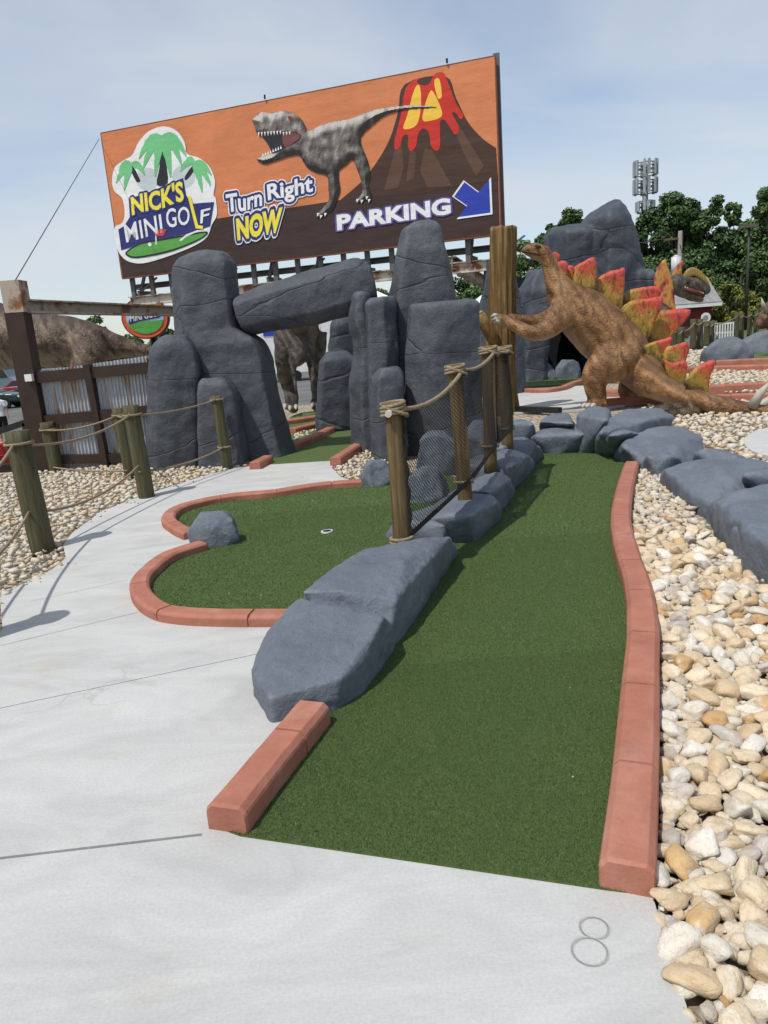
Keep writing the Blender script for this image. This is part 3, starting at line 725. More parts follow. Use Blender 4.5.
mound('smooth dome boulder under the rear net posts', [(494, 500), (509, 494), (517, 483), (534, 466)], [(482, 463), (497, 452), (513, 449), (530, 454), (512, 466)], [.36, .40, .38, .30, .34], (-.35, .3), 13)
mound('boulder in the far left corner of the straight lane', [(515, 478), (534, 465), (543, 455)], [(502, 447), (510, 438), (524, 436), (536, 443)], [.36, .40, .38, .3], (-.3, .4), 14)
mound('low boulder at the foot of the carved tree trunk', [(515, 452), (530, 450), (538, 443)], [(511, 423), (522, 418), (534, 423)], [.38, .42, .38], (-.1, .5), 15)
boulder('flat boulder on the curved green side of the net', 405, 456, 466, 503, 0.9, 21, turn=0.3)
boulder('tall sloping boulder behind the net mesh', 415, 465, 430, 474, 0.9, 22)
boulder('boulder behind the net below the second post', 464, 508, 418, 462, 0.9, 23)
boulder('pointed boulder behind the net in front of the big stones', 440, 484, 404, 446, 0.9, 24)
boulder('small boulder at the end of the sweeping kerb beside the net', 361, 396, 458, 487, 0.8, 25)
mound('flat fronted block boulder closing the end of the straight lane', [(536, 450), (552, 454), (580, 451), (588, 440)], [(534, 436), (543, 429), (581, 426), (587, 433)], [.24, .29, .30, .26], (0, .5), 31)
mound('rounded boulder right behind the flat fronted block', [(540, 438), (560, 440), (578, 436)], [(539, 422), (552, 413), (568, 412), (574, 424)], [.36, .42, .42, .36], (.1, .5), 32)
mound('tall narrow boulder at the end of the lane below the dinosaur foot', [(576, 452), (594, 452), (606, 446)], [(576, 414), (590, 405), (607, 407), (606, 420)], [.46, .52, .50, .46], (.25, .5), 33)
mound('broad boulder at the end of the lane touching the long kerb', [(592, 451), (614, 456), (632, 456)], [(598, 432), (611, 416), (624, 409), (649, 408), (662, 416)], [.36, .44, .46, .44, .40], (.5, .5), 34)
mound('long slumped boulder beginning the row beside the gravel bed', [(614, 457), (640, 466), (656, 475), (670, 474)], [(621, 445), (629, 437), (650, 427), (668, 427), (684, 436)], [.24, .29, .32, .32, .27], (.6, .45), 35)
mound('wide sloping boulder in the middle of the row beside the gravel bed', [(660, 480), (674, 494), (692, 507), (714, 516)], [(664, 469), (682, 461), (704, 459), (727, 462), (752, 467)], [.22, .27, .29, .28, .24], (.75, .45), 37)
mound('boulder behind the wide sloping one with its far side on bright gravel', [(690, 470), (712, 476), (740, 482)], [(694, 452), (712, 450), (736, 456)], [.24, .26, .22], (.4, .4), 36)
mound('largest smooth boulder at the near end of the row beside the gravel bed', [(706, 514), (718, 534), (732, 558), (750, 574), (800, 622)], [(714, 500), (731, 489), (768, 485), (800, 500), (752, 532), (800, 570)], [.25, .28, .29, .28, .27, .27], (.9, .35), 38, amp=.03)
mound('boulder behind the largest one at the picture edge', [(745, 492), (770, 497), (800, 505)], [(742, 474), (768, 470), (800, 474)], [.26, .28, .26], (.5, .4), 39)
mound('rounded lump leaning on the largest boulder of the gravel bed row', [(728, 545), (744, 566), (775, 590)], [(734, 526), (752, 519), (775, 530), (768, 552)], [.22, .25, .26, .22], (.5, .2), 51, amp=.03)
mound('small rounded lump tucked between the lane end boulders', [(604, 452), (618, 456), (630, 452)], [(606, 436), (620, 428), (634, 432)], [.34, .38, .36], (.3, .3), 52)
mound('rounded lump in front of the slumped boulder of the row', [(640, 469), (656, 477), (668, 476)], [(646, 456), (658, 450), (670, 455)], [.2, .24, .22], (.3, .2), 53)
boulder('pale rounded boulder left of the cave mouth', 531, 562, 363, 380, 0.7, 41)
boulder('rounded boulder in the cave mouth', 556, 584, 359, 379, 0.7, 42)
boulder('wide flat pond boulder beside the far turf', 708, 762, 336, 362, 0.7, 43)
boulder('long low boulder beyond the pond boulder', 742, 815, 329, 352, 0.6, 44)
boulder('small boulder at the foot of the near rope post pair', 686, 706, 335, 350, 0.8, 45)
boulder('small boulder behind the pond boulder by the rope posts', 702, 720, 331, 343, 0.8, 46)
# ------------------------------------------------------------------ standing stones
def stone_hulls(mb, secs, Y, ry, seed=0, n=9, lean=0.0):
    rd = random.Random(seed); ang = [2 * PI * k / n + rd.uniform(-.22, .22) for k in range(n)]; rings = []
    zs = []
    for (y, xl, xr, *r_) in secs:
        k = r_[0] if r_ else 1.0
        a, b = A(xl, y, Y), A(xr, y, Y); c = (a + b) / 2; rx = (b - a).length / 2; ring = []
        for an in ang:
            ca, sa = math.cos(an), math.sin(an); q = (abs(ca) ** 5 + abs(sa) ** 5) ** (-1 / 5)
            ring.append(Vector((c.x + rx * ca * q * 1.02, c.y + ry * k * sa * q, c.z)))
        ring.append(Vector((c.x + rx, c.y, c.z))); ring.append(Vector((c.x - rx, c.y, c.z))); rings.append(ring)
    for a, b in zip(rings, rings[1:]): mb.hull(a + b)
    return mb
def base(secs, drop_=14):
    y, xl, xr = secs[-1][:3]; return secs + [(y + drop_, xl, xr)]
def standing(label, secs, Y, ry, seed, mat=STONE, voxel=0.035, amp=0.03, n=9, name='standing_stone', group='standing stones of the arch'):
    mb = stone_hulls(MB(), base(secs), Y, ry, seed, n); me = remesh(mb, voxel, 3, fbm(amp, 2.2, seed))
    return single(name, me, mat, label, 'standing stone', group)
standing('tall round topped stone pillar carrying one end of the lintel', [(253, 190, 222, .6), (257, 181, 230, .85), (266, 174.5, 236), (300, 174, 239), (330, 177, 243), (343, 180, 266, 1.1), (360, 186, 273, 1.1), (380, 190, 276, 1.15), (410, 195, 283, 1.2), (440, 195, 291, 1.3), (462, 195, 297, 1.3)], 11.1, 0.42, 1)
standing('bulky shoulder stone on the outer side of the tall arch pillar', [(335, 165, 186, .6), (341, 157, 193, .9), (352, 152, 199), (372, 150, 203), (420, 150, 204), (472, 149, 205)], 10.75, 0.42, 2)
standing('narrow thumb shaped stone leaning in front of the tall arch pillar', [(378, 204, 222, .6), (383, 200, 231, .9), (396, 198, 239), (430, 198, 245), (466, 199, 250)], 10.5, 0.33, 3)
standing('curved stone leg under the far end of the lintel', [(293, 352, 370, .9), (318, 348, 374), (337, 352, 380), (356, 353, 384), (383, 350, 386), (419, 350, 388), (441, 353, 388)], 10.9, 0.42, 4)
standing('flat topped slab stone pressed against the lintel leg', [(297, 370, 393, .9), (303, 364, 396), (366, 368, 398), (440, 371, 400)], 10.6, 0.36, 5)
standing('knee high stone block at the front of the big stone cluster', [(367, 379, 398, .8), (376, 371, 404), (448, 372, 407)], 10.0, 0.32, 6)
standing('tallest tapering stone with a blunt peak in front of the billboard', [(223, 411, 430, .6), (229, 402, 440, .85), (256, 397, 448), (290, 391, 453), (304, 390, 455), (400, 391, 457), (450, 391, 458)], 11.0, 0.5, 7)
standing('wide flat topped stone block before the tallest stone', [(302, 411, 473, .85), (307, 408, 478), (330, 407, 478), (350, 406, 479), (385, 405, 481), (452, 404, 482)], 10.3, 0.42, 8)
mb = MB()
lp = [A(240.5, 316, 11.1), A(247, 315, 11.1), A(270, 308.5, 11.1), A(305, 300.5, 11.1), A(345, 289.5, 11.1), A(364, 283.5, 11.1), A(374, 282, 11.1)]
mm = mpp(10.8)
for i in range(len(lp) - 1):
    hs = [18.5, 20, 22, 24, 25, 24, 18]
    ring = []
    for j in (i, i + 1):
        for k in range(12):
            a = 2 * PI * k / 12; q = (abs(math.cos(a)) ** 4 + abs(math.sin(a)) ** 4) ** (-1 / 4); up = Vector((-.2, 0, 1)).normalized()
            ring.append(lp[j] + up * (math.sin(a) * q * hs[j] * mm) + Vector((0, 1, 0)) * (math.cos(a) * q * 0.42 * (0.9 if j in (0, 6) else 1)))
    mb.hull(ring)
single('stone_lintel', remesh(mb, 0.033, 3, fbm(0.025, 2.2, 9)), STONE, 'long sloping stone lintel bridging the arch', 'lintel stone', 'standing stones of the arch')
standing('dark upper stone seen through the arch', [(317, 333, 353, .8), (324, 331, 356), (358, 328, 356), (372, 328, 356)], 14.2, 0.4, 10, DARKSTONE)
standing('dark broad stone at the far end of the arch turf', [(352, 326, 346, .7), (360, 320, 356), (390, 318, 358), (415, 316, 358)], 13.5, 0.4, 11, DARKSTONE)
standing('slim dark stone hidden behind the carved tree trunk', [(262, 486, 496, .7), (284, 484, 514), (312, 481, 519), (384, 480, 523)], 18.5, 0.6, 12, DARKSTONE, 0.05)

# cave mound behind the dinosaur
cr_ = thing('cave_mound', 'tall craggy grey rock mound with a dark cave mouth behind the plated dinosaur', 'rock mound', G(565, 380))
mb = MB()
stone_hulls(mb, [(229, 551, 578, .7), (236, 547, 583), (262, 546, 585), (294, 547, 592), (329, 540, 602)], 23.4, 1.3, 1)
stone_hulls(mb, [(201, 611, 616, .4), (206, 603, 618, .6), (214, 591, 619, .8), (222, 583, 620), (272, 581, 632), (320, 582, 642), (392, 584, 648)], 23.2, 1.5, 2)
stone_hulls(mb, [(268, 530, 544, .7), (292, 521, 553), (328, 519, 546), (392, 516, 543)], 22.6, 1.1, 3)
stone_hulls(mb, [(271, 634, 647, .7), (278, 630, 650), (330, 628, 652), (392, 628, 654)], 22.4, 1.0, 4)
stone_hulls(mb, [(290, 512, 530, .8), (330, 509, 530), (392, 507, 530)], 23.8, 1.0, 6)
stone_hulls(mb, [(294, 524, 560, .7), (310, 522, 600), (330, 520, 600)], 22.7, 1.1, 7)
part('rock_shell', remesh(mb, 0.075, 2, fbm(0.09, 1.1, 20)), DARKSTONE, cr_)
mb = MB(); a, b = A(533, 300, 25.5), A(592, 300, 25.5); mb.box(((a.x + b.x) / 2, 25.3, 1.2), ((b.x - a.x) / 2 + .6, 0.25, 1.9)); part('cave_back', mb, BLACKH, cr_)  # back wall coloured near-black to paint the shade in the cave

# ------------------------------------------------------------------ posts and ropes
def log(mb, a, b, r0, r1, seed=0, n=14, seg=10, amp=0.05):
    a, b = Vector(a), Vector(b); o = Vector((seed * 3.1, seed, 0)); pts = [a.lerp(b, i / seg) for i in range(seg + 1)]
    s = len(mb.v); mb.tube(pts, [r0 + (r1 - r0) * i / seg for i in range(seg + 1)], n)
    for i in range(s, len(mb.v)):
        k = (i - s) // n; p = Vector(mb.v[i]); c = pts[min(k, seg)]; d_ = p - c
        mb.v[i] = tuple(c + d_ * (1 + amp * noise.noise(d_.normalized() * 1.6 + o + Vector((0, 0, k * 0.12))) * 2))
    return mb
def sag(a, b, s, n=14):
    a, b = Vector(a), Vector(b); return [a.lerp(b, i / n) - Vector((0, 0, 4 * s * (i / n) * (1 - i / n))) for i in range(n + 1)]
def loop(c, r, turns=2, pitch=0.022, n=14, tilt=0):
    return [Vector((c.x + r * math.cos(2 * PI * i / n), c.y + r * math.sin(2 * PI * i / n), c.z + pitch * i / n - pitch * turns / 2 + tilt * r * math.cos(2 * PI * i / n))) for i in range(int(n * turns) + 1)]
def rope_post(label, pb, h, r, seed, lean=(0, 0), group='rope posts along the walk', wraps=(0.92,), mat=POSTG):
    t = thing('rope_post', label, 'post', pb, group); top = Vector((pb.x + lean[0], pb.y + lean[1], pb.z + h))
    part('timber', log(MB(), pb - Vector((0, 0, 0.1)), top, r * 1.04, r, seed), mat, t)
    for k, w in enumerate(wraps):
        m_ = MB(); m_.tube(loop(pb.lerp(top, w), r + 0.013, 1.6, 0.02), 0.014, 6); part('rope_wrap', m_, ROPE, t)
    return top
P0 = Vector((-2.56, 4.14, 0)); P1 = G(43, 549); P2 = G(147, 497); P3 = G(228, 468); P4 = G(57, 470); P5 = G(131, 476)
T1 = rope_post('stout mossy rope post nearest the walk edge with rope slung both ways', P1, 1.04, 0.098, 1, (-.05, .02), wraps=(.9,))
T2 = rope_post('green stained rope post in front of the corrugated fence where the walk bends', P2, 1.05, 0.088, 2, (-.03, 0), wraps=(.9,))
T3 = rope_post('slim olive rope post in front of the thumb shaped arch stone', P3, 0.98, 0.072, 3, (-.04, 0), wraps=(.95, .3))
T4 = rope_post('weathered back rope post standing close to the brown steel gate post', P4, 0.72, 0.10, 4, (-.03, 0), wraps=(.85,))
T5 = rope_post('thin back rope post behind the green stained post by the corrugated fence', P5, 0.92, 0.08, 5, (-.03, 0), wraps=(.9,))
T0 = rope_post('rope post just outside the picture edge whose shadow falls on the walk', P0, 1.05, 0.095, 6, (-.03, 0), wraps=(.9,))
def rope(label, pts, r=0.013, name='barrier_rope', group='slack ropes between the walk posts', mat=None, cat='rope'):
    m_ = MB(); m_.tube(pts, r, 6); return single(name, m_, mat or ROPE, label, cat, group)
def at(p, t, f): return Vector(p).lerp(t, f)
E = Vector((0.0, -0.10, 0))
rope('upper rope from the stout mossy post toward the picture edge', sag(at(P0, T0, .9) + E, at(P1, T1, .9) + E, .14))
rope('lower rope from the stout mossy post toward the picture edge', sag(at(P0, T0, .35) + E, at(P1, T1, .34) + E, .10))
rope('upper rope between the stout mossy post and the green stained post', sag(at(P1, T1, .9) + E, at(P2, T2, .9) + E, .10))
rope('lower rope drooping over the gravel between the mossy and green stained posts', sag(at(P1, T1, .34) + E, at(P2, T2, .36) + E, .12))
rope('upper rope between the green stained post and the slim olive post', sag(at(P2, T2, .9) + E, at(P3, T3, .95) + E, .04))
rope('lower rope between the green stained post and the slim olive post', sag(at(P2, T2, .30) + E, at(P3, T3, .3) + E, .06))
rope('rope between the two back posts in front of the corrugated panels', sag(at(P4, T4, .85) + E, at(P5, T5, .9) + E, .06))
rope('rope lying low along the gravel between the two back posts', sag(at(P4, T4, .08) + E, at(P5, T5, .1) + E, .03))
rope('short rope joining the thin back post to the green stained post', sag(at(P5, T5, .9) + E, at(P2, T2, .92) + E, .03))

# netted barrier on the boulders
NB = [A(402, 541, 4.75), A(464, 485, 5.75), A(490, 449, 6.8), A(507, 431, 7.9)]
NT = [A(392.5, 402, 4.75), A(454.5, 364, 5.75), A(488, 346, 6.8), A(503.5, 346, 7.9)]
PR = [0.060, 0.058, 0.062, 0.066]
nl = ['front net post, amber timber lashed with thick rope at its foot', 'second net post, slender and brown, from the front', 'third net post from the front, wrapped at top and bottom', 'rearmost net post standing against the carved tree trunk']
for i in range(4):
    t = thing('net_post', nl[i], 'post', NB[i], 'timber posts carrying the net')
    dn = (NB[i] - NT[i]).normalized()
    part('timber', log(MB(), NB[i] + dn * 0.22, NT[i], PR[i], PR[i] * .95, 10 + i, amp=.06), POSTB, t)
    wr = [(0.0, 3.4), (0.955, 3.6)] if i == 0 else [(0.04, 1.6), (0.96, 2.6)]
    for f, tn in wr:
        m_ = MB(); c = NB[i].lerp(NT[i], f); m_.tube(loop(c, PR[i] + .014, tn, .024, 14, .15 if f > .5 else 0), .013, 6)
        if f > .5: m_.tube(loop(c + Vector((.01, 0, -.012)), PR[i] + .018, 1.2, .01, 14, -.45), .013, 6)
        part('rope_wrap', m_, ROPE, t)
    if i == 0:
        m_ = MB(); c = NB[i].lerp(NT[i], .935); m_.tube([c + Vector((-.02, -.05, 0)), c + Vector((-.035, -.10, -.005))], .022, 10); part('rope_end', m_, mottled('frayed_rope_end', (.5, .45, .38), (.65, .6, .52), 30), t)
top_pts, bot_pts = [], []
for i in range(3):
    o_ = Vector((0.055, -0.02, 0))
    top_pts += sag(NB[i].lerp(NT[i], .95) + o_, NB[i + 1].lerp(NT[i + 1], .94) + o_, [.075, .05, .02][i], 12)[:(12 if i < 2 else 13)]
    bot_pts += sag(NB[i].lerp(NT[i], .045) + o_, NB[i + 1].lerp(NT[i + 1], .05) + o_, .0, 12)[:(12 if i < 2 else 13)]
net = thing('rope_net', 'dark diamond mesh net hung between the timber posts on the boulders', 'net', NB[1])
m_ = MB(); m_.tube(top_pts, .016, 7); part('top_rope', m_, ROPE, net)
m_ = MB(); m_.tube(bot_pts, .017, 7); part('bottom_rope', m_, NETM, net)
m_ = MB(); m_.tube([NB[0].lerp(NT[0], f) + Vector((.06 + .008 * math.sin(f * 40), -.02, 0)) for f in [k / 24 * .92 + .03 for k in range(25)]], .013, 6); part('lacing', m_, NETM, net)
acc = [0]
for a, b in zip(bot_pts, bot_pts[1:]): acc.append(acc[-1] + (b - a).length)
def samp(L, s):
    j = 0
    while j < len(acc) - 2 and acc[j + 1] < s: j += 1
    q = (s - acc[j]) / (acc[j + 1] - acc[j]); return L[j].lerp(L[j + 1], min(1, max(0, q)))
def NP(s, v):
    p = samp(bot_pts, s).lerp(samp(top_pts, s), v); return p + Vector((0.015 * math.sin(s * 4 + v * 3), 0, 0))
m_ = MB(); TOT = acc[-1]; cellw, rows = 0.038, 26; ncol = int(TOT / cellw)
for sgn in (1, -1):
    for c in range(-rows, ncol + rows):
        seg = []
        for r_ in range(rows + 1):
            s = (c + sgn * r_ / 1.0) * cellw * 1.0
            if 0 <= s <= TOT: seg.append(NP(s, r_ / rows))
        if len(seg) > 1: m_.tube(seg, 0.0021, 3, cap=False, side=(0.3, 1, 0))
part('netting', m_, NETM, net)

# carved trunk
tb = A(501, 408, 14.3); tt = A(502, 227, 14.3); tb.z = -.05
ct = thing('carved_trunk', 'tall carved golden brown tree trunk the plated dinosaur leans its paws on', 'tree trunk', tb)
mb = MB(); N_ = 72; pts = [tb.lerp(tt, i / 60) for i in range(61)]; rr = [.262 - .03 * i / 60 + .05 * max(0, 1 - i / 8) for i in range(61)]
mb.tube(pts, rr, N_)
for i in range(len(mb.v)):
    k = i // N_; p = Vector(mb.v[i]); c = pts[min(k, 60)]; d_ = p - c; an = math.atan2(d_.y, d_.x)
    g = noise.noise(Vector((math.cos(an) * 3.2, math.sin(an) * 3.2, k * .03))) * .24 + noise.noise(Vector((math.cos(an) * 8, math.sin(an) * 8, k * .045))) * .20
    mb.v[i] = tuple(c + d_ * (1 + g) + (Vector((0, 0, .10 * noise.noise(Vector((an, 0, 3))))) if k > 57 else Vector()))
part('trunk', mb, TRUNKW, ct)
mb = MB(); mb.tube([A(497, 345, 14.02), A(491, 335, 13.95), A(484, 323, 13.9), A(479, 314, 13.88)], [.11, .12, .11, .10], 12); part('branch_stub', mb, TRUNKW, ct, 'stubby cut branch')
mb = MB(); e = A(478.8, 313.6, 13.88); dd = (A(479, 314, 13.88) - A(484, 323, 13.9)).normalized(); mb.tube([e, e + dd * .015], .085, 12); part('cut_face', mb, CUTW, ct)
# steel plinth beam
mb = MB(); mb.bar(G(503, 411) + Vector((0, 0, .05)), G(560, 413) + Vector((0, 0, .05)), .12, .10); single('steel_beam', mb, BLACKP, 'low black steel base beam on the ground behind the lane end boulders', 'beam')

# ------------------------------------------------------------------ steel gate frame with corrugated panels
YF = 11.15
ga = G(46, 471); gtop = A(12, 306, YF)
fr = thing('corrugated_fence', 'rusty corrugated metal fence in a dark brown steel frame with a tall corner post', 'fence', ga)
def fp(x, y): return A(x, y, YF)
mb = MB(); mb.bar(Vector((fp(46, 470).x, YF, -.1)), A(17, 308, YF), .27, .27, Vector((0, 1, 0))); part('corner_post', mb, BROWNP, fr)
mb = MB(); mb.box(A(16, 297, YF), (.135, .14, .22)); part('post_cap', mb, RUST, fr)
def rail(p, q, w=.10, d=.16, off=-.05, nm='rail'):
    m_ = MB(); m_.bar(fp(*p) + Vector((0, off, 0)), fp(*q) + Vector((0, off, 0)), w, d, Vector((0, 0, 1)) if nm == 'rail' else Vector((0, 1, 0))); part(nm, m_, BROWNP, fr)
rail((37, 377.5), (165, 366)); rail((43, 420.5), (165, 408.5), d=.15); rail((58, 459), (165, 455.5), d=.13)
rail((89, 364), (108, 466), .09, .15, -.06, 'stile'); rail((152, 358), (168, 462), .09, .15, -.06, 'stile')
for (tl, tr, br, bl) in (((37, 371), (86, 364.5), (104, 470), (54, 475)), ((91, 363.8), (160, 354), (170, 464), (108, 469))):
    m_ = MB(); nx_ = 150; a, b = fp(*tl), fp(*tr); c, d_ = fp(*br), fp(*bl); W_ = (b - a).length; rows_ = 2; vs = []
    for j in (0, 1):
        for i in range(nx_ + 1):
            p = (a.lerp(b, i / nx_) if j == 0 else d_.lerp(c, i / nx_)); ph = i / nx_ * W_ / .052 * 2 * PI
            vs.append(p + Vector((0, .012 * math.sin(ph) + .02, 0)))
    m_.add(vs, [(i, i + 1, nx_ + 2 + i, nx_ + 1 + i) for i in range(nx_)], 0, True)
    m_.add([v + Vector((0, .004, 0)) for v in vs], [(i, nx_ + 1 + i, nx_ + 2 + i, i + 1) for i in range(nx_)], 0, True)
    part('corrugated_panel', m_, ZINC, fr)
m_ = MB(); m_.box(fp(35, 377) + Vector((0, -.19, 0)), (.05, .04, .05)); part('bracket', m_, M_W, fr)
m_ = MB(); m_.ibeam(A(24, 306.5, YF), A(182, 311.5, 15.6), .22, .19); single('rusted_beam', m_, RUST, 'long rusted I-beam running back from the brown corner post toward the arch', 'steel beam')

# ------------------------------------------------------------------ billboard
PLn = Vector((-6.74, 21.55, 0)); PRn = Vector((3.15, 18.0, 0)); BD = (PRn - PLn).normalized(); BNm = Vector((BD.y, -BD.x, 0)); BW = (PRn - PLn).length
ZB, ZT = 3.66, 7.34
def BP(x, y, off=0.0):
    d_ = ray(x, y); o = PLn + BNm * off; t = (o - CAMPOS).dot(BNm) / d_.dot(BNm); return CAMPOS + d_ * t
bb = thing('billboard', 'huge orange and brown billboard with a printed dinosaur and volcano above the stone arch', 'billboard', (PLn + PRn) / 2)
def flat(name, col, rough=0.55, var=0.08):
    m = M(name, rough, 0.3); n = m.noise(1.2, 5, 0.6); m.color(m.ramp(n, [(0.3, mul(col, 1 - var)), (0.7, mul(col, 1 + var))]))
    m.bump(m.noise(0.9, 4, 0.5, m.map((1, 1, 3))), 0.5, 0.06); m.bump(m.noise(1.3, 3, 0.5, m.map((2.5, 2.5, .35), (0, .5, 0))), 0.4, 0.05); return m.m
ORG = flat('printed_orange_vinyl', srgb(206, 127, 84)); BRN = flat('printed_brown_vinyl', srgb(64, 48, 44)); VOLC = flat('printed_volcano_brown', srgb(72, 50, 40)); VOL2 = flat('printed_volcano_streak', srgb(94, 68, 54))
WHT = flat('printed_white', srgb(232, 232, 230), 0.5, 0.02); NAVY = flat('printed_navy', srgb(48, 54, 112)); YEL = flat('printed_yellow', srgb(238, 222, 70)); REDV = flat('printed_lava_red', srgb(196, 52, 38)); LAVY = flat('printed_lava_yellow', srgb(236, 190, 72))
GRN = flat('printed_palm_green', srgb(116, 194, 132)); GRN2 = flat('printed_fairway_green', srgb(92, 160, 74)); DKP = flat('printed_charcoal', srgb(44, 44, 48)); BLUE = flat('printed_arrow_blue', srgb(48, 66, 168)); PURP = flat('printed_purple_glow', srgb(96, 84, 150)); LGR = flat('printed_pale_grey', srgb(196, 206, 206)); FLAG = flat('printed_flag_red', srgb(206, 60, 60))
mb = MB(); c_ = (PLn + PRn) / 2 + Vector((0, 0, (ZB + ZT) / 2)) - BNm * .06
mb.box(c_, (BW / 2, .05, (ZT - ZB) / 2), 0, 0, (BD, -BNm, Vector((0, 0, 1)))); part('vinyl_face', mb, ORG, bb)
ZL = [0.0]
def art(name, pts, mat, zz, conv=None):
    pts = [conv(p) if conv else p for p in pts]; m_ = MB(); m_.poly([BP(x, y, -.008 + zz * .0025) for x, y in pts]); return part(name, m_, mat, bb)
def C1(p): return (100 + p[0] / 3.491, 100 + p[1] / 3.491)
def C2(p): return (230 + p[0] / 2.743, 50 + p[1] / 2.743)
def smooth(pts, n=6, closed=True):
    P = pts; N = len(P); o_ = []
    for i in range(N if closed else N - 1):
        a, b, c, d_ = (P[(i - 1) % N], P[i], P[(i + 1) % N], P[(i + 2) % N]) if closed else (P[max(i - 1, 0)], P[i], P[i + 1], P[min(i + 2, N - 1)])
        for k in range(n):
            t = k / n; o_.append(tuple(.5 * ((2 * b[j]) + (c[j] - a[j]) * t + (2 * a[j] - 5 * b[j] + 4 * c[j] - d_[j]) * t * t + (3 * b[j] - a[j] - 3 * c[j] + d_[j]) * t ** 3) for j in (0, 1)))
    if not closed: o_.append(P[-1])
    return o_
# ground band and volcano, kept on the sheet
lb, rb = BP(0, 0), None
def UV(u, v, off): return PLn + BD * (u * BW) + Vector((0, 0, ZB + v * (ZT - ZB))) + BNm * off
def uv_of(x, y):
    p = BP(x, y); return ((p - PLn).dot(BD) / BW, (p.z - ZB) / (ZT - ZB))
def art_uv(name, uv, mat, zz):
    m_ = MB(); m_.poly([UV(min(.999, max(.001, u)), min(.998, max(.002, v)), -.008 + zz * .0025) for u, v in uv]); return part(name, m_, mat, bb)
gl = uv_of(110, 234.6); gm = uv_of(340, 200)
art_uv('printed_ground', [(0, gl[1]), gm, (1, uv_of(495, 176)[1]), (1, 0), (0, 0)], BRN, 1)
vp = smooth([(340, 200), (362, 181), (378, 160), (390, 138), (398, 112), (405, 84), (445, 76), (456, 98), (468, 122), (482, 138), (496, 148)], 4, False)
art_uv('printed_volcano', [uv_of(*p) for p in vp] + [(1, uv_of(495, 176)[1] - .02), (uv_of(420, 190)[0], uv_of(420, 190)[1] - .02)], VOLC, 2)
for pts in ([(395, 150), (401, 140), (404, 168), (398, 188), (384, 190)], [(425, 148), (432, 150), (452, 186), (428, 188), (420, 170)], [(452, 120), (458, 124), (484, 166), (476, 176), (462, 150)], [(410, 150), (416, 152), (414, 178), (406, 182)]):
    art_uv('printed_slope_streak', [uv_of(*p) for p in pts], VOL2, 3)
art('printed_lava', smooth([(480, 110), (500, 86), (520, 80), (545, 92), (562, 66), (585, 62), (600, 95), (622, 150), (640, 178), (632, 190), (618, 172), (610, 176), (628, 212), (618, 232), (603, 212), (588, 192), (576, 200), (576, 265), (562, 276), (550, 258), (546, 228), (530, 215), (516, 232), (510, 264), (496, 278), (488, 262), (488, 234), (474, 238), (466, 266), (452, 272), (452, 244), (468, 180)], 4), REDV, 4, C2)
for pts in ([(505, 110), (520, 98), (524, 150), (512, 205), (476, 216), (486, 180)], [(545, 122), (555, 112), (575, 150), (580, 182), (545, 195), (528, 190), (535, 150)], [(560, 86), (574, 80), (581, 125), (570, 132)]):
    art('printed_lava_glow', smooth(pts, 4), LAVY, 5, C2)
art('printed_crater', smooth([(513, 84), (530, 78), (546, 84), (540, 96), (520, 94)], 4), VOLC, 5, C2)
m = M('printed_dinosaur_hide', 0.55, 0.3); co2 = m.map((1.6, 1, .5), (0, .5, 0)); n_ = m.noise(7, 7, 0.8, co2, 1.0)
c = m.ramp(n_, [(0.3, srgb(84, 80, 78)), (0.5, srgb(128, 124, 120)), (0.68, srgb(178, 174, 168))]); m.color(c); DHIDE = m.m
m = M('printed_dinosaur_shade', 0.55, 0.3); m.color(m.ramp(m.noise(5, 5, .7), [(.3, srgb(44, 41, 40)), (.7, srgb(92, 87, 84))])); DSHADE = m.m
m = M('printed_dinosaur_highlight', 0.55, 0.3); m.color(m.ramp(m.noise(6, 5, .7), [(.36, srgb(112, 108, 104)), (.62, srgb(184, 180, 176))])); DLITE = m.m
rex = [(66, 205), (62, 190), (74, 180), (86, 170), (100, 172), (112, 174), (130, 170), (150, 167), (166, 172), (185, 181), (200, 196), (208, 212), (218, 222), (250, 206), (290, 196), (325, 190), (350, 182), (390, 166), (440, 157), (500, 152), (566, 157), (500, 162), (450, 170), (420, 182), (392, 204), (366, 228), (357, 246), (366, 275), (380, 310), (384, 345), (380, 372), (388, 398), (386, 416), (372, 410), (360, 418), (344, 414), (362, 394), (360, 360), (348, 325), (336, 300), (318, 316), (300, 328), (298, 350), (302, 385), (292, 415), (280, 440), (262, 450), (252, 460), (236, 456), (256, 432), (272, 408), (270, 380), (266, 345), (236, 336), (212, 322), (198, 300), (188, 288), (160, 292), (120, 306), (96, 312), (78, 306), (76, 296), (96, 290), (112, 282), (106, 262), (92, 238), (76, 232)]
art('printed_dinosaur', smooth(rex, 3), DHIDE, 6, C2)
flat('printed_mouth_red', srgb(120, 72, 70))
RX = np.array(smooth(rex, 3)); gx, gy = np.meshgrid(np.arange(60, 570, 2.0), np.arange(152, 464, 2.0)); gx, gy = gx.ravel(), gy.ravel()
ins = inside(RX, gx + 1, gy + 1); gx, gy = gx[ins], gy[ins]; cxp, cyp = gx + 1, gy + 1
best = np.full(len(gx), 1e9); ox_, oy_ = np.zeros(len(gx)), np.zeros(len(gx))
